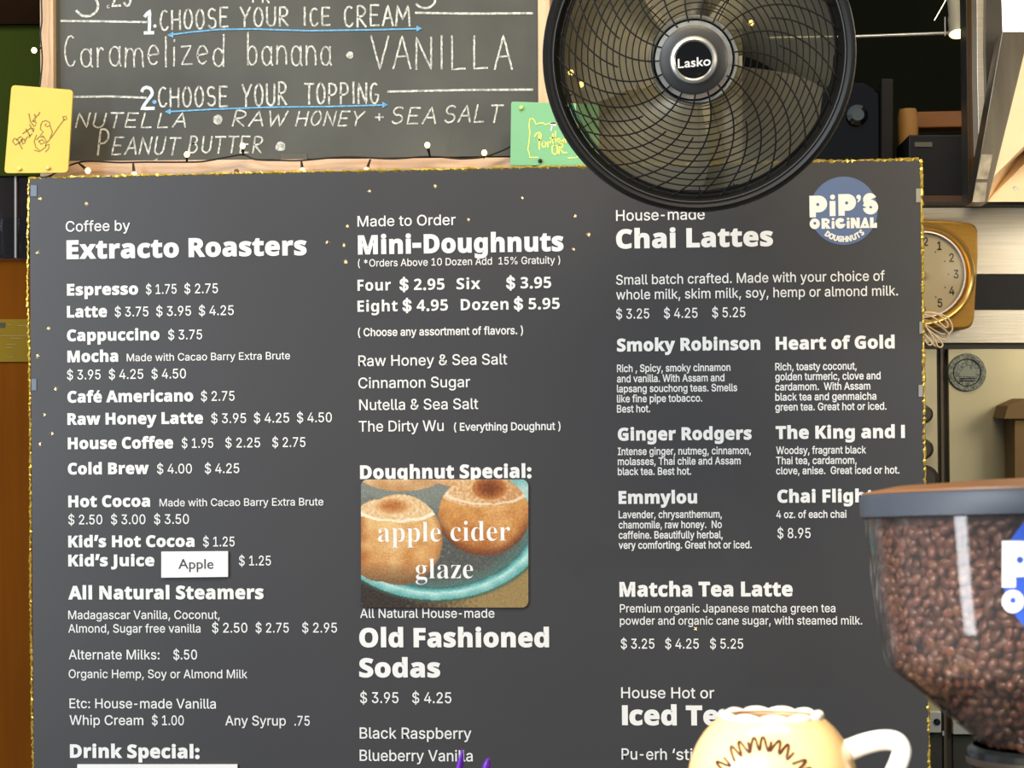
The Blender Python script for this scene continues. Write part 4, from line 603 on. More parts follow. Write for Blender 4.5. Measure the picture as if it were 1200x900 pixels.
ROWS = [
 (271.4, [('Coffee by', 'r', 77, 152.5, 12.3)]), (303, [('Extracto Roasters', 'B', 78, 359.5, 21)]),
 (346, [('Espresso', 'B', 78.5, 162, 13), ('$ 1.75', 'r', 171, 207, 11.3), ('$ 2.75', 'r', 216, 255.5, 11.3)]),
 (371.8, [('Latte', 'B', 78.5, 125.5, 13), ('$ 3.75', 'r', 134.5, 174, 11.3), ('$ 3.95', 'r', 183, 224, 11.3), ('$ 4.25', 'r', 233, 274, 11.3)]),
 (399.5, [('Cappuccino', 'B', 78.5, 187, 13), ('$ 3.75', 'r', 197, 237, 11.3)]),
 (424.2, [('Mocha', 'B', 79, 138.5, 13), ('Made with Cacao Barry Extra Brute', 'r', 148.5, 340, 8.8)]),
 (444.8, [('$ 3.95', 'r', 78.5, 118, 11.3), ('$ 4.25', 'r', 127.5, 168, 11.3), ('$ 4.50', 'r', 177.5, 218, 11.3)]),
 (471.5, [('Café Americano', 'B', 79, 226.5, 13), ('$ 2.75', 'r', 235.5, 275, 11.3)]),
 (497.5, [('Raw Honey Latte', 'B', 79, 238, 13), ('$ 3.95', 'r', 247.5, 288.5, 11.3), ('$ 4.25', 'r', 297.5, 339, 11.3), ('$ 4.50', 'r', 348, 389, 11.3)]),
 (526, [('House Coffee', 'B', 79.5, 203, 13), ('$ 1.95', 'r', 213, 250, 11.3), ('$ 2.25', 'r', 264, 305, 11.3), ('$ 2.75', 'r', 319, 358, 11.3)]),
 (555.7, [('Cold Brew', 'B', 79.5, 174.5, 13), ('$ 4.00', 'r', 184, 225, 11.3), ('$ 4.25', 'r', 240, 280.5, 11.3)]),
 (594, [('Hot Cocoa', 'B', 80, 176, 13), ('Made with Cacao Barry Extra Brute', 'r', 187, 379, 8.8)]),
 (614.5, [('$ 2.50', 'r', 80, 120, 11.3), ('$ 3.00', 'r', 130, 170.5, 11.3), ('$ 3.50', 'r', 180.5, 221.5, 11.3)]),
 (641, [("Kid’s Hot Cocoa", 'B', 80, 228, 13), ('$ 1.25', 'r', 238, 275, 11.3)]),
 (663.3, [("Kid’s Juice", 'B', 80, 181, 13), ('$ 1.25', 'r', 280, 317.5, 11.3)]),
 (702, [('All Natural Steamers', 'B', 80, 309, 15)]), (725.4, [('Madagascar Vanilla, Coconut,', 'r', 80, 257.5, 9.9)]),
 (741.3, [('Almond, Sugar free vanilla', 'r', 80, 235, 9.9), ('$ 2.50', 'r', 248.5, 290, 11.3), ('$ 2.75', 'r', 299.5, 338.5, 11.3), ('$ 2.95', 'r', 354, 395, 11.3)]),
 (772.6, [('Alternate Milks:', 'r', 80.5, 187, 11.2), ('$.50', 'r', 203, 231, 11.3)]), (794.5, [('Organic Hemp, Soy or Almond Milk', 'r', 80.5, 290, 10)]),
 (829.8, [('Etc: House-made Vanilla', 'r', 81.5, 253, 11.3)]), (849.3, [('Whip Cream', 'r', 81.5, 168, 11.3), ('$ 1.00', 'r', 178, 215.5, 11.3), ('Any Syrup', 'r', 264, 335, 11.3), ('.75', 'r', 345, 363, 11.3)]),
 (887.5, [('Drink Special:', 'B', 82, 234, 15)]),
 (265.5, [('Made to Order', 'r', 419, 534, 12.3)]), (297.5, [('Mini-Doughnuts', 'B', 419.5, 660.5, 21)]),
 (312.6, [('( *Orders Above 10 Dozen Add  15% Gratuity )', 'r', 419.5, 656.5, 8.5)]),
 (340.8, [('Four', 'b', 419, 458, 13), ('$ 2.95', 'b', 468, 521, 13), ('Six', 'b', 535, 563, 13), ('$ 3.95', 'b', 593, 646, 13)]),
 (365.3, [('Eight', 'b', 419, 466, 13), ('$ 4.95', 'b', 471.5, 525, 13), ('Dozen', 'b', 540, 596, 13), ('$ 5.95', 'b', 602, 656, 13)]),
 (394, [('( Choose any assortment of flavors. )', 'R', 419.5, 613, 9.2)]),
 (429, [('Raw Honey & Sea Salt', 'r', 420, 594.5, 12.4)]), (455, [('Cinnamon Sugar', 'r', 420, 551, 12.4)]), (480.6, [('Nutella & Sea Salt', 'r', 421, 560.5, 12.4)]),
 (505.8, [('The Dirty Wu', 'r', 420.5, 520, 12.4), ('( Everything Doughnut )', 'R', 532, 657, 9)]),
 (560.8, [('Doughnut Special:', 'B', 422, 623, 15)]), (724, [('All Natural House-made', 'r', 422, 579.5, 10.6)]),
 (757.7, [('Old Fashioned', 'B', 421, 643.5, 21)]), (793, [('Sodas', 'B', 421, 516, 21)]),
 (823.7, [('$ 3.95', 'r', 422, 467, 12.5), ('$ 4.25', 'r', 483, 529, 12.5)]), (865.3, [('Black Raspberry', 'r', 421.5, 552.5, 12.8)]), (891.5, [('Blueberry Vanilla', 'r', 421.5, 554, 12.8)]),
 (258.8, [('House-made', 'r', 722, 826, 12.4)]), (290.7, [('Chai Lattes', 'B', 722, 906, 21)]),
 (333.6, [('Small batch crafted. Made with your choice of', 'r', 722, 1037, 11.3)]), (351, [('whole milk, skim milk, soy, hemp or almond milk.', 'r', 722, 1052.5, 11.3)]),
 (373.5, [('$ 3.25', 'r', 722, 761, 11.3), ('$ 4.25', 'r', 778, 817.5, 11.3), ('$ 5.25', 'r', 834.5, 873.5, 11.3)]),
 (411.5, [('Smoky Robinson', 'B', 723, 891, 14)]), (409.5, [('Heart of Gold', 'B', 909, 1048.5, 14)]),
 (516, [('Ginger Rodgers', 'B', 724, 881, 14)]), (514, [('The King and I', 'B', 909, 1060.5, 14)]), (590, [('Emmylou', 'B', 725, 817, 14)]), (588.7, [('Chai Flight', 'B', 911, 1024, 14)]),
 (630.5, [('$ 8.95', 'r', 911, 950, 11.3)]), (698.7, [('Matcha Tea Latte', 'B', 726, 929, 16)]),
 (717.7, [('Premium organic Japanese matcha green tea', 'r', 726.5, 979, 9.4)]), (732, [('powder and organic cane sugar, with steamed milk.', 'r', 726.5, 1010.5, 9.4)]),
 (760, [('$ 3.25', 'r', 727.5, 767, 11.3), ('$ 4.25', 'r', 779.5, 819, 11.3), ('$ 5.25', 'r', 832, 871, 11.3)]),
 (818, [('House Hot or', 'r', 728, 837, 12.4)]), (849, [('Iced Teas', 'B', 729, 880, 21.5)]), (890, [('Pu-erh', 'r', 728.5, 781.5, 12.8), ('‘sticky rice’', 'r', 788, 888, 12.8)]),
]
for x, L in ((723, [('Rich , Spicy, smoky cinnamon', 856, 436), ('and vanilla. With Assam and', 849, 448), ('lapsang souchong teas. Smells', 864, 459.7), ('like fine pipe tobacco.', 823, 471.5), ('Best hot.', 762, 483.3)]),
             (908.5, [('Rich, toasty coconut,', 1004, 434), ('golden turmeric, clove and', 1032, 445.6), ('cardamom.  With Assam', 1020, 457.5), ('black tea and genmaicha', 1027, 469.4), ('green tea. Great hot or iced.', 1039, 481.2)]),
             (724, [('Intense ginger, nutmeg, cinnamon,', 880, 533.2), ('molasses, Thai chile and Assam', 868, 545), ('black tea. Best hot.', 810, 556.7)]),
             (909.5, [('Woodsy, fragrant black', 1015, 532), ('Thai tea, cardamom,', 1004, 544), ('clove, anise.  Great iced or hot.', 1054, 555.8)]),
             (725, [('Lavender, chrysanthemum,', 846, 607.2), ('chamomile, raw honey.  No', 846, 619.2), ('caffeine. Beautifully herbal,', 847, 631.2), ('very comforting. Great hot or iced.', 881, 643)]),
             (909.7, [('4 oz. of each chai', 992, 607)])):
    for s, x1, b in L: ROWS.append((b, [(s, 'R', x, x1, 8.4)]))
for base, items in ROWS:
    zb = None
    for s, f, x0, x1, cap in items:
        font, d = {'r': ('r', .012), 'R': ('r', .028), 'b': ('b', .004), 'B': ('b', .040)}[f]
        vs, fs, zb = cap_line(s, x0, x1, base, cap, font, d, -.0008, zb)
        name = 'price_text' if s.lstrip().startswith(('$', '.')) else ('menu_heading' if f in 'Bb' else 'menu_text')
        child(MB().add(vs, fs).obj(name, M_white), mbd)
# round logo
def ell(cx, cy, rx, ry, n=28, a0=0, a1=360): return [(cx + rx * math.cos(R_(a0 + (a1 - a0) * k / n)), cy + ry * math.sin(R_(a0 + (a1 - a0) * k / n))) for k in range(n + (a1 - a0 != 360))]
def logo_shapes():
    """coordinates in pixels of the printed logo, y up, origin the disc's centre -> list of (verts, faces)"""
    out = []
    def area2(l): return sum(l[i - 1][0] * l[i][1] - l[i][0] * l[i - 1][1] for i in range(len(l)))
    def add(loops):
        L = [l if (area2(l) > 0) == (i == 0) else l[::-1] for i, l in enumerate(loops)]; v, f = loops_mesh(L); out.append(([(p[0], p[1], len(out)) for p in v], f))
    def P(x, top, w=20.7, h=25):
        k = w / 20.7; arcp = [(x + (10.9 + 9.8 * math.cos(R_(a))) * k, top - (9.7 - 9.7 * math.sin(R_(a)))) for a in range(90, -91, -12)]
        add([[(x, top)] + arcp + [(x + 7.4, top - 19.4), (x + 7.4, top - h), (x, top - h)], ell(x + 9.7 * k, top - 10.3, 1.9, 1.9, 10)[::-1][::1]])
    P(-39.8, 18); P(-6.1, 19.2)
    add([[(-16.3, 11.5), (-9.4, 11.5), (-9.4, -6), (-16.3, -6)]]); add([ell(-12.7, 16, 3, 3, 14)])
    add([ell(17.6, 15.6, 2.7, 2.7, 12)]); add([[(20.3, 15.6), (19.8, 12), (17, 9.2), (15.9, 9.6), (17.6, 13)]])
    add([ell(31.3, 3.6, 9, 8.6, 26, -170, 170) + [(27, 3.4)], ell(31.5, 3.6, 1.7, 1.7, 10)])
    add([ell(30.6, 12.2, 7.9, 7.6, 26, 22, 330) + [(31, 12)]])
    # second row: O R i G i N A L
    y0, y1 = -20.6, -8.4
    add([ell(-33.9, -14.6, 6, 6.2, 24), ell(-33.9, -14, 1.7, 1.7, 10)])
    x = -26; add([[(x, y1), (x + 6, y1), (x + 9.6, y1 - 2), (x + 9.4, y1 - 5.6), (x + 7, y1 - 6.6), (x + 11, y0), (x + 5.6, y0), (x + 4.2, y0 + 3.2), (x + 4.2, y0), (x, y0)], ell(x + 5, y1 - 4, 1.1, 1.1, 8)])
    for xi in (-14.2, 3.4): add([[(xi, y1 - 3.4), (xi + 3.4, y1 - 3.4), (xi + 3.4, y0), (xi, y0)]]); add([ell(xi + 1.7, y1 - 1.1, 1.7, 1.5, 10)])
    add([ell(-4, -14.5, 6, 6.2, 22, 40, 352) + [(-4.6, -15.2), (-4.6, -13.4), (-1, -13.4)]])
    x = 8; add([[(x, y0), (x, y1), (x + 4.2, y1), (x + 6.8, y1 - 5), (x + 6.8, y1), (x + 10.6, y1), (x + 10.6, y0), (x + 6.6, y0), (x + 4, y0 + 5), (x + 4, y0)]])
    x = 18.7; add([[(x, y0), (x + 5, y1), (x + 7.6, y1), (x + 11.4, y0)], ell(x + 5.9, y0 + 3.6, 1, 1, 8)])
    x = 30.4; add([[(x, y0), (x, y1), (x + 4.2, y1), (x + 4.2, y0 + 4.2), (x + 5.6, y0 + 6), (x + 8.2, y0 + 6), (x + 8.2, y0)]])
    # third row on an arc
    word = 'DOUGHNUTS'
    for i, c in enumerate(word):
        a = R_(-125.5 + 9.1 * i + (1.5 if i > 5 else 0)); vs, fs = text2d(c, 'b', .06); mx = max(p[0] for p in vs); r = 36
        ca, sa = math.cos(a + math.pi / 2), math.sin(a + math.pi / 2); k = 6.2
        q = [((p[0] - mx / 2) * 5.6, p[1] * k, p[2]) for p in vs]
        out.append(([(r * math.cos(a) + u * ca - v * sa, r * math.sin(a) + u * sa + v * ca, 20 + e) for u, v, e in q], fs))
    return out
LOGO = logo_shapes()
c0 = on(988.5, 247, 0); px = DIST / FPX
ld = MB().add([(c0.x + 39.5 * px * .985 * math.cos(6.2832 * k / 64), -.0006, c0.z + 39.5 * px * math.sin(6.2832 * k / 64)) for k in range(64)], [tuple(range(64))]).obj('logo_disc', M_logo); child(ld, mbd)
m = MB()
for vs, fs in LOGO: m.add([(c0.x + a * px * .98, -.0010 - e * 3e-5, c0.z + b * px) for a, b, e in vs], fs)
child(m.obj('logo_lettering', M_white), mbd)

# tape, paper cards on the board
for i, (r, mm, lb) in enumerate((((36, 217, 43, 230), M_tape, 'small bluish tape piece at the upper left corner of the menu board'), ((37, 444, 42.5, 457.5), M_tape, 'small bluish tape piece halfway down the left edge of the menu board'),
        ((1073.5, 221, 1079, 237), M_tapeg, 'grey tape piece near the upper right corner of the menu board'), ((1077.5, 377, 1081, 391), M_tapeg, 'grey tape piece on the right board edge beside the wall clock cord'),
        ((1076.5, 451, 1081.5, 465), M_tapeg, 'grey tape piece low on the right edge of the menu board'))):
    tag(slab('tape_piece', rect(*r), -.0012, .0010, mm), lb, 'tape', 'tape pieces on the menu board edges')
t = thing('paper_label', 'small white paper label reading Apple beside the juice line', 'label', on(228, 676, -.003))
cs('card', [(189, 677), (267, 676), (267, 646), (189, 646.5)], -.004, .003, M_card, t)
vs, fs, _ = cap_line('Apple', 209, 250, 666.5, 11.5, 'g', 0, -.0045); child(MB().add(vs, fs).obj('lettering', M_ink), t)
tag(slab('paper_label', rect(90.5, 896, 278, 930), -.004, .003, M_card), 'wide white paper strip under the drink special heading', 'label')

# laminated doughnut photograph
random.seed(3)
from mathutils import noise
def paint(x, y):
    n = random.uniform(-1, 1)
    f1 = noise.noise(Vector((x * .012, y * .014, 0))); f2 = noise.noise(Vector((x * .05, y * .05, 3))); f3 = noise.noise(Vector((x * .11, y * .11, 9)))
    def mix(a, b, t): t = max(0, min(1, t)); return tuple(p + (q - p) * t for p, q in zip(a, b))
    def e(cx, cy, a, b): return math.hypot((x - cx) / a, (y - cy) / b)
    c = mix((126, 132, 124), (82, 84, 80), (y - 150) / 300 + f1 * .5)
    c = mix(c, (150, 136, 112), f2 * .6)
    q = e(550, 250, 720, 545)
    if q > .74: c = mix(c, (86, 116, 108), (q - .74) * 7)
    if q > .88: c = mix((52, 100, 98), (128, 196, 192), (q - .88) / .05 + f1 * .2)
    if q > .94: c = mix((188, 224, 218), (96, 166, 162), (q - .94) / .08 + f1 * .4)
    if q > 1.03: c = mix((64, 92, 76), mix((54, 44, 36), (152, 128, 80), (x - 380) / 420 + f2 * .5), (q - 1.03) * 22)
    if e(330, -60, 330, 175) < 1: c = mix((222, 186, 140), (182, 132, 80), y / 130 + f1 * .6)
    if e(720, -40, 260, 130) < 1: c = mix((232, 196, 156), (196, 134, 76), y / 110 + f2 * .5)
    if e(1110, 60, 90, 130) < 1: c = mix((176, 208, 200), (120, 182, 178), f1 + .5)
    d = e(858, 265, 292, 262)
    if d < 1:
        c = mix((216, 160, 92), (178, 108, 48), (y - 170) / 300 + f1 * .55 + f2 * .25)
        c = mix(c, (236, 190, 130), (.30 - abs(x - 960) / 330) * 1.3 + f3 * .25)
        c = mix(c, (96, 52, 30), (d - .80) * 4.5 * max(.1, min(1, (y - 230) / 160)))
        c = mix(c, (122, 66, 34), (y - 440) / 140)
        if e(850, 120, 268, 96 + 14 * f1) < 1: c = mix((230, 196, 150), (200, 146, 92), f2 + .5 + (x - 800) / 700)
        if abs(e(870, 112, 262, 84 + 12 * f1) - 1) < .07 and y > 110: c = mix(c, (244, 226, 196), .8)
    hh = e(892, 96, 100, 66)
    if hh < 1.12: c = mix((118, 58, 22), (192, 122, 62), hh * hh * .9 + f2 * .3)
    d = e(315, 425, 276, 290)
    if d < 1 or e(180, 430, 200, 262) < 1:
        c = mix((226, 184, 122), (196, 134, 72), (y - 260) / 420 + f1 * .6 + f2 * .2)
        c = mix(c, (238, 206, 150), (.35 - abs(x - 270) / 300) * 1.1 + f3 * .2)
        c = mix(c, (160, 94, 42), (130 - x) / 90 + f1 * .3); c = mix(c, (128, 96, 62), (y - 560) / 130)
        c = mix(c, (132, 80, 40), (d - .86) * 4 if x > 330 else 0)
        if e(310, 225, 262, 88 + 10 * f1) < 1: c = mix((236, 212, 172), (216, 172, 116), f2 + .5)
        if abs(e(300, 220, 264, 88 + 10 * f1) - .97) < .08 and y > 225: c = mix(c, (250, 238, 214), .85)
        hh = e(275, 210, 118, 54)
        if hh < 1.1: c = mix((176, 106, 50), (230, 190, 138), hh * hh + f2 * .3)
    return tuple(max(4, min(250, v + n * 5 + f3 * 26)) for v in c)
YP = -.003
t = thing('photo_card', 'glossy rounded photo card of glazed doughnuts under the doughnut special heading', 'photo card', on(521, 711, YP))
cs('card_back', roundrect(423, 562, 619, 712, 8), YP, .002, M_card, t)
NX, NY = 196, 150; vs = []; cols = []; fs = []
for j in range(NY + 1):
    for i in range(NX + 1):
        a, b = 423 + 196 * i / NX, 562 + 150 * j / NY
        p = on(a, b, YP - .0003); vs.append(p[:]); cols.append(lin(paint(70 + 1070 * i / NX, 40 + 820 * j / NY)))
def incard(i, j):
    a, b = (i + .5) / NX * 196, (j + .5) / NY * 150; r = 8
    qx, qy = max(r - a, a - 196 + r, 0), max(r - b, b - 150 + r, 0); return math.hypot(qx, qy) < r or (qx == 0 or qy == 0)
for j in range(NY):
    for i in range(NX):
        if incard(i, j): k = j * (NX + 1) + i; fs.append((k, k + NX + 1, k + NX + 2, k + 1))
M_photo = bpy.data.materials.new('glossy_print'); M_photo.use_nodes = True; nt = M_photo.node_tree; b = nt.nodes['Principled BSDF']
va = nt.nodes.new('ShaderNodeVertexColor'); va.layer_name = 'print'; nt.links.new(va.outputs[0], b.inputs['Base Color']); b.inputs['Roughness'].default_value = .3; b.inputs['Coat Weight'].default_value = .8; b.inputs['Coat Roughness'].default_value = .08
o = MB().add(vs, fs).obj('printed_picture', M_photo)
at_ = o.data.color_attributes.new('print', 'FLOAT_COLOR', 'POINT'); at_.data.foreach_set('color', [v for c in cols for v in c]); child(o, t)
for s, x0, x1, yb in (('apple', 443, 516.5, 635), ('cider', 528, 598, 634), ('glaze', 487, 554.5, 678)):
    vs, fs, _ = cap_line(s, x0, x1, yb, 23.5, 's', -.013, YP - .0006); child(MB().add(vs, fs).obj('lettering', M_white), t)

# ------------------------------------------------------------------ string lights
YL = .035
t = thing('string_lights', 'string of small warm fairy lights along the chalkboard frame', 'string lights', on(300, 190, YL))
def spline(P, k=6):
    out = []; n = len(P)
    for i in range(n - 1):
        p0, p1, p2, p3 = [Vector(P[max(0, min(n - 1, i + d))]) for d in (-1, 0, 1, 2)]
        for j in range(k):
            u = j / k; out.append(.5 * ((2 * p1) + (p2 - p0) * u + (2 * p0 - 5 * p1 + 4 * p2 - p3) * u * u + (3 * p1 - p0 - 3 * p2 + p3) * u ** 3))
    return out + [Vector(P[-1])]
W1 = [(47, -40), (49, 20), (47.5, 40), (49.5, 70), (47, 100)]
W2 = [(45, 210), (58.7, 206), (75, 197), (90.7, 190.7), (107, 189), (140, 190.5), (171, 190), (219, 190), (240, 189), (267, 184), (285, 181.5), (300, 187), (330, 188), (354, 188), (405, 184), (459, 186), (504, 183.5), (540, 186), (567, 184), (585, 178), (597, 172.5), (640, 150), (663, 110), (676, 92), (720, 60), (800, 40), (880, 35)]
for Wp in (W1, W2):
    child(MB().tube(spline([on(a, b, YL) for a, b in Wp]), 1.05 * px, 6).obj('wire', M_wire, smooth=True), t)
bl = [((40, 59), (48, 56)), ((103, 200), (92, 191)), ((157, 204.5), (156, 190)), ((219, 181), (219, 190)), ((284.3, 171), (285, 182)), ((354.5, 200), (353, 188)), ((429.5, 199.5), (434, 187)), ((500.7, 170), (504, 184)), ((567.5, 179), (567, 185)), ((669, 85), (672, 96)), ((681, 99), (676, 92)), ((880, 27), (880, 35))]
for (bx, by), (wx, wy) in bl:
    A, Bp = on(wx, wy, YL), on(bx, by, YL - .01); d = (Bp - A); e = A + d * .72
    child(MB().tube([A, e], [1.1 * px, 1.9 * px], 8).obj('lamp_socket', M_wire), t)
    g = MB().lathe([(.0002, 3.5 * px), (2.1 * px, 2.8 * px), (3.2 * px, 1.0 * px), (3.2 * px, -1.0 * px), (2.1 * px, -2.8 * px), (.0002, -3.5 * px)], 10).obj('bulb', M_bulb, smooth=True); g.location = Bp; child(g, t)
# a second string hangs across the room behind the camera; the glossy board mirrors it as sparks
dots = [(101, 239), (44, 296), (57, 385), (44, 417), (65, 456), (52, 486), (61, 508), (47, 520), (383, 284), (403, 287), (405, 307), (407, 265), (433, 224), (549, 257), (612, 232), (674, 253), (690, 275), (672, 292), (510, 218), (47, 233), (815, 737)]
t = thing('string_lights', 'fairy lights strung across the room behind the camera', 'string lights', (0, -3.4, .3)); m = MB(); wp = []
for a, b in dots:
    d = ray(a, b); h = on(a, b, 0); r = Vector((d.x, -d.y, d.z)).normalized(); p = h + r * ((3.6 + .01 * ((a * 7) % 13)) / abs(r.y)); wp.append(p)
    k = .0046; m.add([p + Vector(q) * k for q in ((1, 0, 0), (-1, 0, 0), (0, 1, 0), (0, -1, 0), (0, 0, 1), (0, 0, -1))], [(0, 2, 4), (2, 1, 4), (1, 3, 4), (3, 0, 4), (2, 0, 5), (1, 2, 5), (3, 1, 5), (0, 3, 5)])
o = child(m.obj('bulb_cluster', M_bulbr), t)
wp.sort(key=lambda p: p.x); child(MB().tube([p + Vector((0, -.012, .008)) for p in wp], .002, 5).obj('wire', M_wire), t)

# ------------------------------------------------------------------ cards on the frame
def card(name, label, outline, y, m, draws, pins):
    t = thing(name, label, 'card', on(sum(p[0] for p in outline) / len(outline), max(p[1] for p in outline), y))
    cs('card_panel', outline, y, .004, m, t, .0005)
    for nm, P, w, mm in draws: child(MB().ribbon([xz(a, b, y - .0005) for a, b in P], w * px, y - .0005).obj(nm, mm), t)
    for a, b, mm in pins:
        o = MB().lathe([(.0004, .004), (.002, .0035), (.003, .001), (.003, 0)], 12, 'Y').obj('pin', mm, smooth=True); o.location = on(a, b, y - .0003); child(o, t)
def quadround(q, r=5, n=4):
    out = []
    for i in range(4):
        p, a, b = Vector(q[i]), Vector(q[i - 1]), Vector(q[(i + 1) % 4]); s = p + (a - p).normalized() * r; e = p + (b - p).normalized() * r
        for k in range(n + 1): u = k / n; out.append(tuple((1 - u) ** 2 * s + 2 * u * (1 - u) * p + u * u * e))
    return out
def zc(L, ox, oy, s): return [(ox + a / s, oy + b / s) for a, b in L]
Z = lambda L: zc(L, 0, 80, 5.63)
ydr = [('handwriting', Z(P), 1.3, M_pencil) for P in (
    [(145, 530), (120, 480), (95, 460), (82, 480), (100, 505), (130, 490), (150, 460), (135, 450), (110, 470)],
    [(140, 470), (150, 500), (165, 490), (160, 465), (145, 475)], [(165, 480), (180, 450), (190, 460), (195, 440)], [(170, 400), (200, 450), (210, 430)], [(150, 430), (200, 395)],
    [(195, 370), (220, 420), (225, 400), (212, 395)], [(190, 300), (200, 350), (225, 385), (235, 370)], [(215, 350), (235, 345), (225, 330), (215, 345), (240, 360)], [(235, 330), (225, 300), (240, 320), (250, 310), (262, 290)])]
ydr += [('pen_drawing', Z(P), 1.1, M_pencil) for P in (
    [(270, 370), (280, 350), (305, 345), (325, 355), (330, 375), (310, 385), (295, 375), (305, 365)], [(270, 370), (265, 400), (285, 420), (265, 440), (290, 450)],
    [(240, 440), (225, 480), (235, 520), (265, 545), (300, 520), (305, 480), (290, 455), (260, 450), (240, 470)], [(255, 480), (280, 470), (295, 490), (270, 500), (255, 480)],
    [(310, 490), (350, 440), (390, 380), (425, 335)], [(415, 320), (435, 315), (440, 335), (420, 342), (415, 320)], [(330, 380), (345, 420), (330, 460)], [(300, 510), (325, 500), (320, 530), (300, 550)], [(228, 540), (260, 550)])]
card('yellow_card', 'yellow rounded card with slanted handwriting pinned left of the chalkboard', quadround([(13.3, 99.5), (85.5, 105.3), (79.5, 202.5), (4.8, 203)][::-1], 5), -.006, M_yellow, ydr, [(57, 197, M_cream), (23.5, 198, M_bulb if False else M_lime)])
G = lambda L: zc(L, 590, 110, 10)
gdr = [('painted_outline', G([(405, 745), (310, 745), (300, 690), (285, 650), (300, 560), (310, 450), (300, 370), (310, 290), (340, 290), (365, 315), (380, 360), (420, 345), (460, 340), (495, 362), (540, 345), (600, 342), (700, 350), (860, 340), (880, 420), (850, 480), (870, 560), (865, 745), (760, 752)]), 1.6, M_lime)]
gdr += [('painted_lettering', G(P), 2.0, M_lime) for P in (
    [(365, 500), (385, 465), (420, 452), (442, 480), (435, 530), (405, 545)], [(415, 480), (420, 560), (420, 650)], [(470, 560), (450, 590), (465, 625), (490, 620), (500, 580), (475, 560)],
    [(520, 620), (525, 560), (545, 575), (560, 550)], [(580, 470), (570, 560), (590, 585)], [(545, 520), (600, 510)], [(610, 440), (605, 520), (625, 570)], [(670, 530), (640, 525), (630, 560), (655, 570), (675, 530), (690, 570)],
    [(700, 570), (705, 530), (725, 535), (735, 570)], [(780, 450), (775, 570)], [(775, 540), (750, 530), (745, 565), (775, 565)],
    [(600, 590), (570, 620), (575, 690), (600, 712), (630, 690), (632, 620), (605, 590)], [(650, 700), (660, 600)], [(655, 600), (690, 575), (695, 620), (665, 645), (700, 690), (740, 690)])]
gdr += [('painted_star', G([(560, 352), (605, 356)]), 4.0, M_white), ('painted_star', G([(572, 368), (555, 430)]), 1.6, M_white)]
card('green_card', 'mint green rounded card with a lime state outline behind the fan rim', quadround([(599, 119), (702, 122), (702, 194), (598, 194)][::-1], 3), .02, M_green, gdr, [(611, 126.5, M_lime), (633, 188.5, M_wire)])

# ------------------------------------------------------------------ fan
FD = 2.08; FC = at(818, 66, FD); s_ = FD / FPX
zf = (CAM - FC).normalized(); xf = Vector((0, 0, 1)).cross(zf).normalized(); yf = zf.cross(xf)
FM = Matrix.Translation(FC) @ Matrix((xf, yf, zf)).transposed().to_4x4()
fan = thing('wall_fan', 'round black caged fan hanging over the top edge of the menu board', 'fan'); fan.matrix_world = FM
rp = lambda r: r * s_
def fo(mb, name, m, smooth=True, par=None): return mb.obj(name, m, par or fan, smooth)
fo(MB().lathe([(rp(172), .010), (rp(176), .012), (rp(181), .006), (rp(183.5), -.006), (rp(183.5), -.034), (rp(179), -.042), (rp(170), -.040), (rp(165), -.03), (rp(163), -.008), (rp(166), .004), (rp(169), .010), (rp(172), .010)], 96, caps=False), 'outer_rim', M_black)
def ringpts(r, z, n=96): return [(rp(r) * math.cos(2 * math.pi * k / n), rp(r) * math.sin(2 * math.pi * k / n), z) for k in range(n)]
fo(MB().tube(ringpts(169.5, .011), .0007, 5, True), 'rim_highlight', M_ringhi)
fo(MB().tube(ringpts(160, .0), .0022, 6, True), 'inner_hoop', M_black)
dome = lambda r: .002 + .036 * (1 - (r / 166) ** 2)
r = 53.5
while r < 164:
    fo(MB().tube(ringpts(r, dome(r), 80), .0008, 5, True), 'grille_hoop', M_blackm); r += 7.5
def sw(r, a): return R_(a) - R_(29) * max(0, (r - 46) / 102) ** 1.5
def spoke(r0): return MB().tube([(rp(q) * math.cos(sw(q, 0)), rp(q) * math.sin(sw(q, 0)), dome(q) + .0014) for q in [r0 + (165 - r0) * k / 14 for k in range(15)]], .00105, 5)
p1 = fo(spoke(40), 'grille_spoke', M_blackm); p2 = fo(spoke(93), 'grille_spoke', M_blackm)
for i in range(18):
    for p, off in ((p1, 5), (p2, 15)):
        o = p if i == 0 else p.copy()
        if i: COL.objects.link(o)
        o.rotation_euler = (0, 0, R_(20 * i + off))
fo(MB().lathe([(rp(47), .030), (rp(50), .034), (rp(51.5), .030)], 72, caps=False), 'hub_band', M_silver)
fo(MB().lathe([(rp(39), .034), (rp(44.5), .033), (rp(44.5), .028), (rp(39), .028)], 72, caps=False), 'hub_band', M_silver)
fo(MB().lathe([(rp(52), .020), (rp(52), .028), (rp(40), .0275), (rp(1), .0275)], 72), 'hub_backing', M_blackm)
fo(MB().lathe([(rp(39.5), .030), (rp(39.5), .038), (rp(36), .041), (rp(20), .043), (rp(.1), .043)], 72), 'hub_plate', M_hub)
bd = bpy.data.objects.new('badge', None); COL.objects.link(bd); bd.parent = fan; bd.location = (rp(-5), rp(-4), 0)
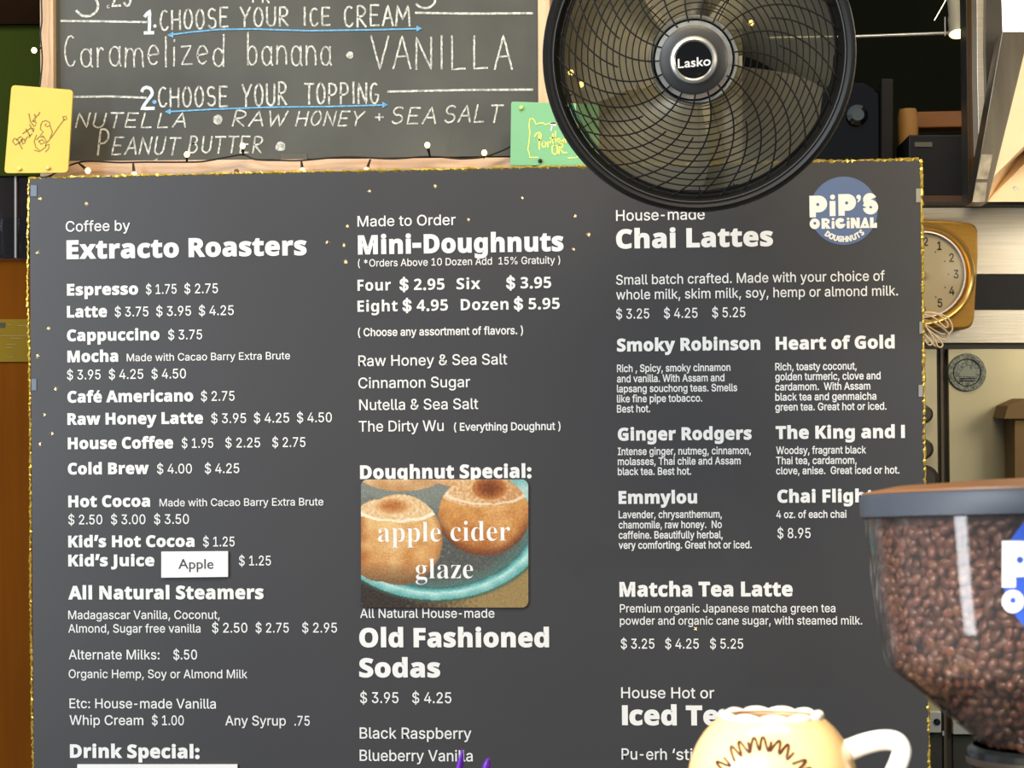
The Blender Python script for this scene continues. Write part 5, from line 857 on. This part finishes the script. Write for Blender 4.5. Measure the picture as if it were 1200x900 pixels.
# the badge sits slightly left and below the rim centre because the grille is domed toward the camera
for o in fan.children:
    if o.name.startswith(('hub_', 'badge')): o.location = (rp(-5), rp(-4), 0)
fo(MB().lathe([(rp(21), .046), (rp(23), .0485), (rp(26), .047), (rp(27.3), .042)], 64, caps=False), 'badge_ring', M_silver, par=bd)
fo(MB().lathe([(rp(21.5), .046), (rp(14), .0467), (rp(.1), .047)], 64), 'badge_disc', M_blackg, par=bd)
vs, fs = text2d('Lasko', 'g', .02); mx = max(p[0] for p in vs); k = 38.5 / mx
fo(MB().add([(rp((a - mx / 2) * k), rp(b * 10 - 7.5 + ((a / mx) - .5) * 2.2), .0478) for a, b, e in vs], fs), 'badge_lettering', M_white, par=bd)
# blades: five broad swept blades of smoky plastic
def blade(a0):
    vs = []; fs = []; nr, na = 10, 9
    for i in range(nr + 1):
        q = 38 + (163 - 38) * i / nr; w = (44 + 26 * math.sin(math.pi * min(1, i / nr * .62)))
        for j in range(na + 1):
            u = j / na - .5; a = R_(a0 + u * (w + 8) - 14 * (i / nr))
            if i == nr: qq = q - 10 * (2 * u) ** 4
            else: qq = q
            vs.append((rp(qq) * math.cos(a), rp(qq) * math.sin(a), -.035 + .030 * u + .006 * math.cos(math.pi * u)))
    for i in range(nr):
        for j in range(na): k = i * (na + 1) + j; fs.append((k, k + 1, k + na + 2, k + na + 1))
    return MB().add(vs, fs)
b0 = fo(blade(0), 'blade', M_smoke)
for i in range(5):
    o = b0 if i == 0 else b0.copy()
    if i: COL.objects.link(o)
    o.rotation_euler = (0, 0, R_(30 + 72 * i))
fo(MB().lathe([(rp(1), -.02), (rp(38), -.022), (rp(42), -.03), (rp(42), -.055), (rp(1), -.06)], 40), 'blade_hub', M_blackm)
fo(MB().lathe([(rp(1), -.075), (rp(44), -.078), (rp(46), -.12), (rp(38), -.16), (rp(1), -.165)], 40), 'motor_housing', M_black)
for q in (60, 82, 104, 126, 146, 160): fo(MB().tube(ringpts(q, -.085 + .05 * (q / 165) ** 2, 64), .0008, 4, True), 'rear_hoop', M_blackm)
rs = fo(MB().tube([(rp(44), 0, -.082), (rp(100), 0, -.066), (rp(166), 0, -.035)], .0009, 4), 'rear_spoke', M_blackm)
for i in range(24):
    o = rs if i == 0 else rs.copy()
    if i: COL.objects.link(o)
    o.rotation_euler = (0, 0, R_(15 * i))
fo(MB().tube([(0, 0, -.13), (0, rp(60), -.15), (0, rp(230), -.16), (0, rp(330), -.16)], .014, 10), 'bracket_arm', M_black)
fo(MB().box((0, rp(330), -.42), (.12, .1, .54)), 'wall_bracket', M_black)

# ------------------------------------------------------------------ steel wall, refrigerator, hood on the right
YS = .36
struct(slab('wall_right', [(1040, 236), (1400, 236), (1400, 1000), (1040, 1000)], YS + .06, .04, M_steeld))
fr = thing('steel_refrigerator', 'stainless steel refrigerator front with dark gaskets right of the menu board', 'refrigerator', on(1150, 900, YS))
cs('top_panel', rect(1060, 239, 1320, 321.5), YS, .04, M_steel, fr, .001)
cs('black_band', rect(1060, 321.5, 1320, 363), YS + .004, .03, M_black2, fr)
cs('lower_rail', rect(1060, 363, 1320, 402), YS, .04, M_steel, fr, .001)
cs('gasket', rect(1060, 402, 1320, 409), YS + .008, .03, M_dark, fr)
cs('door_panel', [(1060, 409), (1097.5, 409), (1102.5, 835), (1060, 835)], YS, .03, M_steel2, fr, .001)
cs('gasket', [(1097.5, 406), (1111, 406), (1117, 905), (1103, 905), (1102, 835)], YS + .01, .03, M_dark, fr)
cs('gasket_ridge', [(1102, 408), (1105, 408), (1109.5, 905), (1106.5, 905)], YS + .005, .01, mat('gasket_light', (70, 62, 48), .5), fr)
cs('door_panel', [(1111, 409), (1320, 409), (1320, 860), (1116, 860)], YS, .03, M_steel2, fr, .001)
cs('kick_panel', [(1060, 860), (1103.5, 860), (1104, 980), (1060, 980)], YS + .006, .03, mat('kick_dark', (52, 54, 48), .5, metal=.3), fr)
cs('kick_panel', [(1117, 862), (1320, 862), (1320, 980), (1118, 980)], YS + .006, .03, bpy.data.materials['kick_dark'], fr)
pl = cs('latch_plate', rect(1089.5, 834.5, 1103, 858.5), YS - .006, .006, M_silver, fr, .0005)
o = MB().lathe([(.0005, .004), (.003, .004), (.0052, .002), (.0052, 0)], 18, 'Y').obj('latch_hole', M_blackg, smooth=True); o.location = on(1098, 846, YS - .006); child(o, fr)  # black disc added in place of the plate's dark round hole
cs('hinge_pin', rect(1104.5, 857, 1106.5, 862), YS - .002, .006, M_silver, fr)
cs('latch_plate', rect(1117, 845, 1150, 860.5), YS - .004, .004, M_silver, fr, .0005)
# dials peeping past the board edge
for i, (x, yy, rr) in enumerate(((1081, 485.5, 10.5), (1080, 526, 12), (1082, 561, 16))):
    k = rr * px * 1.15
    o = MB().lathe([(.0005, .02), (k * .7, .02), (k, .014), (k, 0)], 32, 'Y').obj('round_magnet', M_steeld, smooth=True, bevel=0); o.location = on(x, yy, YS)
    tag(o, ('upper', 'middle', 'lowest')[i] + ' of three round grey magnets half hidden by the menu board edge', 'magnet', 'round grey magnets at the board edge')
t = thing('round_emblem', 'dark round embossed emblem magnet on the steel refrigerator door', 'magnet', on(1132.7, 436.5, YS))
k = px * 1.15; MD = mat('pewter', (74, 80, 78), .5, metal=.4, rgb2=(120, 126, 116), scale=170, bump=.6, bscale=260)
def em(mb, name, m): o = mb.obj(name, m, t, True); return o
em(MB().lathe([(.0005, .004), (15 * k, .004), (15.6 * k, .005), (21 * k, .005), (21.8 * k, .003), (21.8 * k, 0)], 48, 'Y'), 'disc', MD)
em(MB().tube([(15.5 * k * math.cos(6.2832 * i / 40), -.005, 15.5 * k * math.sin(6.2832 * i / 40)) for i in range(40)], .0007, 5, True), 'ring', M_blackm)
em(MB().prism([(-10 * k, -4 * k), (9 * k, -5 * k), (10 * k, 1 * k), (4 * k, 3 * k), (2 * k, 8 * k), (-3 * k, 6 * k), (-7 * k, 2 * k)], -.0052, -.004), 'relief_figure', mat('pewter_light', (112, 120, 108), .5, metal=.3))
for q in (-7, -9.5): em(MB().box((0, -.0045, q * k), (18 * k, .001, .9 * k)), 'relief_line', M_blackm)
for i in range(14):
    a = R_(25 + i * 10 if i < 7 else 205 + i * 10); o = MB().box((18.3 * k * math.cos(a), -.0053, 18.3 * k * math.sin(a)), (1.6 * k, .0008, 3 * k)).obj('relief_mark', MD, t)
# cardboard box leaning against the door
t = thing('cardboard_box', 'brown cardboard box with a flap at the right edge before the steel door', 'box', on(1200, 590, .28))
cs('box_body', rect(1189, 488, 1270, 600), .28, .07, M_kraft, t, .001)
cs('box_flap', [(1176.5, 491), (1181, 475.5), (1200, 467), (1275, 467), (1275, 491)], .272, .086, M_kraft, t, .001)

# wall clock
YK = YS - .04
ck = thing('wall_clock', 'brass coloured square wall clock half hidden behind the menu board', 'clock', on(1081, 386, YK))
O_ = [(1146, 270), (1143.5, 264), (1137, 261), (1110, 258.3), (1081, 257), (1052, 258.3), (1025, 261), (1019, 264), (1016, 270), (1015, 300), (1020.5, 372), (1022, 380), (1026, 384.5), (1032, 386), (1130, 386), (1136, 384.5), (1140.5, 380), (1142, 372), (1146.5, 300)]
cs('case', O_, YK, .038, M_brass, ck, .004)
cc = on(1081, 322, YK); k = (DIST + YK) / FPX
def ckp(mb, name, m, sm=True): o = mb.obj(name, m, None, sm); o.location = cc; return child(o, ck)
ckp(MB().lathe([(48 * k, .010), (50 * k, .004), (51 * k, .001), (53.5 * k, .007), (57 * k, .009), (59.5 * k, .005), (60.5 * k, 0)], 72, 'Y', caps=False), 'raised_ring', mat('light_brass', (186, 150, 78), .25, metal=.6))
ckp(MB().lathe([(.001, .003), (48 * k, .003), (48 * k, -.001)], 64, 'Y'), 'dial', M_face)
ckp(MB().tube([(47.6 * k * math.cos(6.2832 * i / 72), -.008, 49 * k * math.sin(6.2832 * i / 72)) for i in range(72)], .0013, 6, True), 'bezel', M_card)
for h in range(1, 13):
    a = R_(90 - 30 * h); vs, fs = text2d(str(h), 'r', .03); mx = max(p[0] for p in vs); kk = 9.5 * k
    cx, cz = 37.5 * k * math.cos(a), 38 * k * math.sin(a)
    ckp(MB().add([(cx + (p[0] - mx / 2) * kk * .8, -.0035, cz + (p[1] - .5) * kk) for p in vs], fs), 'numeral', M_num, False)
    ckp(MB().box((29 * k * math.cos(a), -.0036, 30 * k * math.sin(a)), (1.2 * k, .0006, 1.2 * k)), 'hour_dot', M_num, False)
for a, L in ((160, 26), (205, 36)):
    q = R_(a); ckp(MB().tube([(0, -.006, 0), (L * k * math.cos(q), -.006, L * k * math.sin(q))], [.0014, .0006], 6), 'hand', M_num)
ckp(MB().lathe([(.0005, .011), (3.5 * k, .009), (4.5 * k, .005)], 20, 'Y'), 'hand_boss', M_chrome)
gl = MB(); gl.lathe([(.0004, .0155), (15 * k, .0148), (30 * k, .0125), (47 * k, .0075)], 64, 'Y', caps=False); ckp(gl, 'glass', clear('clock_glass', (235, 232, 225), .22, .25))
# bundled cord
YB = YK - .03; m = MB(); rnd = random.Random(5)
loops = [[(1076, 370), (1090, 366), (1110, 372), (1116, 386), (1106, 392), (1090, 384), (1078, 376)], [(1076, 372), (1098, 380), (1112, 392), (1106, 398), (1092, 390), (1078, 380)],
         [(1077, 378), (1090, 388), (1104, 402), (1101, 407), (1090, 398), (1078, 386)], [(1077, 372), (1086, 384), (1098, 404), (1094, 404), (1084, 392), (1077, 382)],
         [(1078, 368), (1094, 372), (1108, 384), (1110, 378), (1098, 368), (1080, 366)], [(1078, 384), (1085, 394), (1092, 402), (1088, 404), (1080, 394)]]
for i, L in enumerate(loops): m.tube(spline([on(a, b, YB - .003 * i + rnd.uniform(-.002, .002)) for a, b in L], 5), .0013, 6)
m.tube(spline([on(1078, 374, YB), on(1065, 372, YB), on(1040, 380, YB + .01), on(1020, 430, YB + .02)]), .0013, 6)
tag(m.obj('power_cord', M_cord, smooth=True), 'cream power cord bundled in loops under the brass clock', 'cord')

# steel hood top right
hd = thing('range_hood', 'stainless steel range hood with a slanted lip at the top right corner', 'hood', on(1165, 238, .30))
cs('amber_glass_edge', [(1131.5, -60), (1145, -60), (1145, 180), (1141, 238), (1135.5, 238)], .30, .05, mat('amber_glass', (66, 44, 18), .15), hd)
cs('pane_edge', [(1131, -60), (1132.6, -60), (1136.5, 237), (1135, 237)], .298, .05, M_steeld, hd)
cs('corner_post', [(1144, -60), (1157, -60), (1158, 110), (1152, 160), (1147, 180), (1145, 90)], .26, .05, M_steel, hd, .001)
cs('side_panel', [(1156, -60), (1172, -60), (1175, 37), (1157, 128), (1155, 60)], .24, .05, M_steeld, hd)
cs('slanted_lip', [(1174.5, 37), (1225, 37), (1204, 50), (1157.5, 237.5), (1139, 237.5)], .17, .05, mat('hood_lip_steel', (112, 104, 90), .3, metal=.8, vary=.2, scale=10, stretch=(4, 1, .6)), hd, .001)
cs('rivet_plate', [(1150.5, 181), (1163.5, 181), (1157.5, 210), (1144.5, 210)], .168, .003, mat('scuffed_steel', (150, 142, 124), .45, metal=.5, vary=.3, scale=60), hd)
cs('rivet_plate', [(1143.5, 214), (1157, 214), (1154, 237), (1139.5, 237)], .168, .003, bpy.data.materials['scuffed_steel'], hd)
# the bright inner faces of the hood: a sloped face and a lower face meeting at a crease
m = MB(); A = [on(1203, 50, .17), on(1158.5, 213, .171), on(1203, 172, .30), on(1330, 50, .30)]
m.add([A[0], A[1], A[2], on(1330, 60, .32), on(1330, 40, .17)], [(0, 1, 2, 3, 4)]); child(m.obj('inner_face', M_hoodface), hd)
m = MB(); m.add([on(1158.5, 213, .171), on(1156.5, 236.5, .173), on(1330, 236.5, .19), on(1330, 60, .32), on(1203, 172, .30)], [(0, 1, 2, 3, 4)]); child(m.obj('lower_face', M_hoodface), hd)
o = MB().lathe([(.0005, .003), (.003, .003), (.0042, .001), (.0042, 0)], 18, 'Y').obj('screw', M_silver, smooth=True); o.location = on(1190, 221.5, .188) ; child(o, hd)
cs('bottom_rail', [(1060, 236.5), (1320, 236.5), (1320, 240), (1060, 240.5)], .30, .04, M_dark, hd)
o = slab('light_panel', rect(1160, -80, 1330, 36.5), .32, .01, M_panelw); tag(o, 'bright white lit panel above the hood lip at the top right corner', 'light')

# dark kitchen shelf behind
YD = .62
o = slab('kitchen_shelf', rect(960, 229, 1200, 239), .40, .30, M_shelf); tag(o, 'dark walnut shelf edge under the black box', 'shelf')
t = thing('hanging_rail', 'thin steel rail running across the dark kitchen opening', 'rail', on(1060, 42, .5))
child(MB().tube([on(900, 44.5, .5), on(1000, 43, .5), on(1160, 37, .5)], .0026, 10).obj('rail', M_silver, smooth=True), t)
child(MB().tube([on(1107.5, 20, .49), on(1107.5, 42, .49)], .001, 6).obj('hook', M_silver), t)
child(MB().tube([on(1112, -6, .49), on(1095, 24, .49)], .001, 6).obj('hook', M_silver), t)
t = thing('heat_lamp', 'small cylindrical heat lamp glowing warm in the dark kitchen opening', 'lamp', on(1123, 40, .45), rot=(R_(-20), 0, 0))
lr = 10.3 * (DIST + .45) / FPX; lc = on(1123.5, 40, .45)
o = MB().lathe([(lr, .0), (lr, .03), (lr * .9, .034), (lr * .9, .09), (lr * .8, .12)], 32, caps=False).obj('lamp_housing', M_lampw, smooth=True); o.parent = t
o = MB().lathe([(lr * .98, .001), (lr * .8, -.0015), (.0005, -.002)], 32).obj('lamp_face', M_glow, smooth=True); o.parent = t
o = slab('black_case', rect(1065, 158, 1138, 230), .44, .14, M_black2, bevel=.002); tag(o, 'black box with a grey strip standing on the dark shelf', 'box')
gs = slab('grey_strip', rect(1072, 166.5, 1092.5, 172), .438, .002, mat('strip_grey', (84, 80, 70), .5)); gs.parent = o
o = slab('wooden_plank', [(1070, 131), (1160, 129), (1160, 148), (1070, 150)], .60, .05, M_orange, bevel=.002); tag(o, 'amber wooden plank lying behind the black box', 'plank')
pc = on(1064, 152, .56)
o = MB().lathe([(.001, -.034), (.015, -.034), (.017, -.02), (.017, .02), (.014, .034), (.001, .034)], 20).obj('kraft_roll', M_tan, smooth=True); o.location = pc; tag(o, 'tan paper roll standing left of the black box', 'roll')
t = thing('black_appliance', 'black appliance with a chrome knob beside the fan rim', 'appliance', on(1010, 190, .5))
cs('appliance_body', [(940, 96), (1012, 96), (1032, 108), (1034, 230), (940, 230)], .50, .12, M_blackg, t, .004)
cs('post', rect(1033, 92, 1047, 230), .48, .04, M_blackm, t, .002)
KNOB = MB().lathe([(.0005, .016), (.010, .016), (.017, .010), (.018, .0)], 32, 'Y')
o = KNOB.obj('steel_knob', M_dull, smooth=True)
o.location = on(1004, 136, .50)
child(o, t)

# ------------------------------------------------------------------ coffee grinder hopper
HD = 1.15; hs = HD / FPX; AX = 1258
gr = thing('coffee_grinder', 'coffee grinder with a clear hopper full of roasted beans at the right', 'grinder', at(AX, 775, HD), rot=(R_(-4.6), R_(-.4), 0))
h = lambda yy: (775 - yy) * hs
q = lambda r: r * hs
def ho(mb, name, m, sm=True, par=None): return mb.obj(name, m, par or gr, sm)
ho(MB().lathe([(q(236), h(606)), (q(240), h(604)), (q(241), h(581)), (q(239), h(578)), (q(30), h(578)), (q(30), h(603)), (q(225), h(604)), (q(236), h(606))], 96, caps=False), 'hopper_lid', M_lid)
ho(MB().lathe([(q(238.5), h(577.5)), (q(238), h(575)), (q(200), h(568)), (q(100), h(562)), (q(.5), h(560))], 96), 'lid_top', M_lidt)
prof = [(236, 604), (233, 640), (229, 690), (224, 730), (219, 765), (216.5, 776), (211, 784), (190, 801), (160, 827), (130, 852), (112, 868)]
ho(MB().lathe([(q(r), h(y)) for r, y in prof] + [(q(r - 4), h(y)) for r, y in prof[::-1]], 96, caps=False), 'hopper_cup', M_clear)
ho(MB().lathe([(q(118), h(872)), (q(124), h(876)), (q(125), h(893)), (q(121), h(897)), (q(124), h(930)), (q(124), h(1010)), (q(.5), h(1010))], 72, caps=False), 'collar', M_collar)
ho(MB().lathe([(q(125.8), h(884)), (q(126.2), h(888)), (q(125.8), h(892))], 72, caps=False), 'collar_band', M_steeld)
ho(MB().box((0, .02, h(1240)), (q(300), q(420), q(460))), 'grinder_body', M_black)
ins = [(r - 9, y) for r, y in prof]
def rin(z):
    y = 775 - z / hs
    for (r0, y0), (r1, y1) in zip(ins, ins[1:]):
        if y0 <= y <= y1: return q(r0 + (r1 - r0) * (y - y0) / (y1 - y0))
    return q(ins[0][0] if y < ins[0][1] else ins[-1][0])
ho(MB().lathe([(q(1), h(612))] + [(q(r - 20), h(y + (8 if y > 780 else 0))) for r, y in [(226, 612)] + ins[1:]] + [(q(1), h(872))], 48), 'bean_core', M_core)
# one bean: a flattened ovoid with a groove down its flat face
def bean_proto():
    vs = []; fs = []; nu, nv = 10, 7
    for j in range(nv + 1):
        th = math.pi * j / nv
        for i in range(nu):
            a = 2 * math.pi * i / nu; x = math.cos(th); y = math.sin(th) * math.cos(a) * .74; z = math.sin(th) * math.sin(a)
            z = z * .62 if z > 0 else z * .34
            if i == nu * 3 // 4 + 0 or i == 7: z += .20 * math.sin(th) if abs(y) < .3 else 0
            vs.append((x, y, z))
    for j in range(nv):
        for i in range(nu): fs.append((j * nu + i, j * nu + (i + 1) % nu, (j + 1) * nu + (i + 1) % nu, (j + 1) * nu + i))
    return np.array(vs), fs
bv, bf = bean_proto(); rng = np.random.default_rng(4); BL = .0046
allv = []; allf = []; allc = []; nb = 0
bf_ = np.array(bf)
zlo, zhi = h(866), h(607)
for layer, inset in ((0, .001), (1, .0055)):
    z = zlo
    while z < zhi:
        rr = rin(z) - inset - .002; n = max(4, int(2 * math.pi * rr / .0082))
        a0 = rng.uniform(0, 6.28)
        for i in range(n):
            a = a0 + 2 * math.pi * (i + rng.uniform(-.25, .25)) / n
            zz = z + rng.uniform(-.0018, .0018); r2 = rin(zz) - inset - .002 - rng.uniform(0, .002)
            nrm = Vector((math.cos(a), math.sin(a), 0)); side = nrm if rng.random() < .6 else -nrm
            tz = Vector((0, 0, 1)); e1 = nrm.cross(tz); t_ = rng.uniform(0, math.pi)
            lx = e1 * math.cos(t_) + tz * math.sin(t_) + nrm * rng.uniform(-.45, .45); lx.normalize()
            lz = (side - lx * side.dot(lx)); lz = (lz + lx.cross(side) * rng.uniform(-.5, .5)).normalized(); ly = lz.cross(lx)
            s = BL * rng.uniform(.86, 1.12)
            Rm = np.array([lx, ly, lz]); allv.append((bv * s) @ Rm + np.array((r2 * math.cos(a), r2 * math.sin(a), zz)))
            allf.append(bf_ + nb * len(bv)); c = rng.uniform(.55, 1.25); allc.append(np.tile((.135 * c, .054 * c * rng.uniform(.9, 1.1), .027 * c, 1), (len(bv), 1))); nb += 1
        z += .0062
me = bpy.data.meshes.new('coffee_beans'); me.from_pydata(np.concatenate(allv).tolist(), [], np.concatenate(allf).tolist()); me.update()
me.polygons.foreach_set('use_smooth', [True] * len(me.polygons))
ca = me.color_attributes.new('tone', 'FLOAT_COLOR', 'POINT'); ca.data.foreach_set('color', np.concatenate(allc).ravel())
MBn = bpy.data.materials.new('roasted_bean'); MBn.use_nodes = True; nt = MBn.node_tree; b = nt.nodes['Principled BSDF']; va = nt.nodes.new('ShaderNodeVertexColor'); va.layer_name = 'tone'
nt.links.new(va.outputs[0], b.inputs['Base Color']); b.inputs['Roughness'].default_value = .34; me.materials.append(MBn)
o = bpy.data.objects.new('coffee_beans', me); COL.objects.link(o); o.parent = gr; o['kind'] = 'stuff'
# sticker on the hopper: the round logo wrapped on the wall
def rout(yy):
    for (r0, y0), (r1, y1) in zip(prof, prof[1:]):
        if y0 <= yy <= y1: return r0 + (r1 - r0) * (yy - y0) / (y1 - y0)
    return prof[0][0]
bpy.context.view_layer.update()
GI = gr.matrix_world.inverted(); GO = GI @ CAM; G3 = GI.to_3x3()
def wrap(a, b, lift, cxp=1261, cyp=673, f=2.18):
    d = G3 @ ray(cxp + a * f, cyp - b * f); R = 228; p = None
    for it in range(6):
        Rq = q(R + lift); A2 = d.x ** 2 + d.y ** 2; B2 = 2 * (GO.x * d.x + GO.y * d.y); C2 = GO.x ** 2 + GO.y ** 2 - Rq * Rq
        disc = B2 * B2 - 4 * A2 * C2
        p = GO + d * ((-B2 - math.sqrt(max(disc, 0))) / (2 * A2)); R = rout(min(max(775 - p.z / hs, 604), 868))
    return tuple(p)
m = MB(); NR = 10; vs = [(0, 0)] + [(39.5 * i / NR * math.cos(2 * math.pi * k / 48), 39.5 * i / NR * math.sin(2 * math.pi * k / 48)) for i in range(1, NR + 1) for k in range(48)]
fs = [(0, 1 + k, 1 + (k + 1) % 48) for k in range(48)] + [(1 + i * 48 + k, 1 + (i + 1) * 48 + k, 1 + (i + 1) * 48 + (k + 1) % 48, 1 + i * 48 + (k + 1) % 48) for i in range(NR - 1) for k in range(48)]
ho(m.add([wrap(a, b, 1.0) for a, b in vs], fs), 'sticker_disc', M_sticker)
import bmesh
m = MB()
for vs, fs in LOGO: m.add([(a, b, e * .01) for a, b, e in vs], fs)
o = m.obj('sticker_lettering', M_white, gr)
bm = bmesh.new(); bm.from_mesh(o.data); bmesh.ops.triangulate(bm, faces=bm.faces)
for cut in range(2): bmesh.ops.subdivide_edges(bm, edges=[e for e in bm.edges if e.calc_length() > 3], cuts=1)
bmesh.ops.triangulate(bm, faces=bm.faces)
for v in bm.verts: v.co = wrap(v.co.x, v.co.y, 2.2 + v.co.z)
bm.to_mesh(o.data); bm.free()
# slide gate lever on the cone
o = ho(MB().tube([(q(-60), -q(150), h(842)), (q(-60), -q(148), h(850)), (q(-60), -q(144), h(858))], [q(5), q(7.5), q(5)], 14), 'slide_lever', M_chrome)

# ------------------------------------------------------------------ doughnut mug
MD_ = 1.10; ms = MD_ / FPX; mc = at(905, 920, MD_)
mug = thing('doughnut_mug', 'cream doughnut shaped mug with scalloped white rim in front of the board', 'mug', mc, rot=(R_(-4.5), 0, 0))
k = ms; Rm = 99.5
pr = [(40, -86), (58, -84)] + [(Rm * math.sin(R_(a)), Rm * math.cos(R_(a))) for a in range(142, 33, -6)] + [(54, 82)]
inn = [(50, 82)] + [((Rm - 6) * math.sin(R_(a)), (Rm - 6) * math.cos(R_(a))) for a in range(36, 140, 8)] + [(30, -78)]
mug_o = MB().lathe([(r * k, z * k) for r, z in pr + inn], 64, caps=False).obj('body', M_cream, mug, True)
MB().lathe([(.1 * k, -80 * k), (58 * k, -80 * k), (58 * k, -87 * k), (.1 * k, -87 * k)], 40).obj('foot', M_cream, mug, True)
n = 132; P = []; rr = []
for i in range(n):
    a = 2 * math.pi * i / n; b_ = abs(math.sin(a * 5.5 + .9)) ** .7; P.append(((56 + 1 * b_) * k * math.cos(a), (56 + 1 * b_) * k * math.sin(a), (79 + 2.2 * b_) * k)); rr.append((3.2 + 2.2 * b_) * k)
MB().tube(P, rr, 10, True).obj('scalloped_rim', M_icing, mug, True)
def onmug(x, y, lift=0):
    dx, dz = (x - 905), (920 - y); R = Rm + lift; d2 = R * R - dx * dx - dz * dz
    return Vector((dx * k, -math.sqrt(max(1, d2)) * k, dz * k))
ang = [180, 153, 119, 92, 64, 29, 0, -30, 210]
for a in ang:
    cx, cy, r = 889, 915, 48; e = Vector((math.cos(R_(a)), math.sin(R_(a)))); tt = Vector((e.y, -e.x)); pts = []
    for u, v in ((-12, -5), (-8.5, 9), (-5.5, 9), (-3.0, -2), (-1.0, -1), (1.5, 9), (4.5, 10), (6.5, -2), (8.5, -3), (12, 6)):
        w_ = e * (r + v) + tt * u; pts.append(onmug(cx + w_.x, cy - w_.y, .6))
    MB().tube(spline(pts, 4), 1.7 * k, 6).obj('drizzle', M_drizzle, mug, True)
MB().tube([onmug(893 + 27 * math.cos(6.2832 * i / 40), 918 - 27 * math.sin(6.2832 * i / 40), -1) for i in range(40)], 4.5 * k, 10, True).obj('hole_ring', M_cream, mug, True)
m = MB(); m.add([onmug(893, 918, .8)] + [onmug(893 + 25 * math.cos(6.2832 * i / 40), 918 - 25 * math.sin(6.2832 * i / 40), .6) for i in range(40)], [(0, 1 + i, 1 + (i + 1) % 40) for i in range(40)]); m.obj('hole', M_tandim, mug, True)
HP = [(975, 882), (993, 880), (1015, 872), (1035, 868), (1050, 870), (1056, 880), (1053, 893), (1045, 910), (1033, 935), (1015, 958), (995, 968), (975, 966)]
MB().tube(spline([((a - 905) * k, .002, (920 - b) * k) for a, b in HP], 5), [13.5 * k * (1 - .12 * math.sin(i / 55 * math.pi)) for i in range(56)], 14).obj('handle', M_icing, mug, True)

# purple prongs
PD = 1.3; pc = at(556, 960, PD); k = PD / FPX
t = thing('purple_ornament', 'purple plastic ornament with two pointed tips at the bottom edge', 'ornament', pc)
MB().tube([((x - 556) * k, 0, (960 - y) * k) for x, y in ((534, 950), (536, 925), (538.5, 905), (541, 890), (542.6, 881), (543, 878))], [9 * k, 6.5 * k, 4.8 * k, 3.4 * k, 1.9 * k, .5 * k], 12).obj('prong', M_purple, t, True)
MB().tube([((x - 556) * k, 0, (960 - y) * k) for x, y in ((578, 950), (575, 925), (571.5, 908), (571, 897), (573, 890.5), (574, 888.5))], [9 * k, 8 * k, 6.5 * k, 4.6 * k, 2.6 * k, .7 * k], 12).obj('prong', M_purple, t, True)
MB().lathe([(.1 * k, -60 * k), (26 * k, -60 * k), (32 * k, -30 * k), (30 * k, 0), (20 * k, 22 * k), (.1 * k, 26 * k)], 24).obj('base', M_purple, t, True)

# ledge and counter under the frame, which carry the mug, the ornament and the grinder
zl = mc.z - 87 * ms
o = MB().box(((at(740, 900, 1.15)).x, mc.y + .06, zl - .02), (.34, .34, .04)).obj('counter_ledge', M_counter); tag(o, 'wooden ledge below the frame that carries the mug', 'ledge')
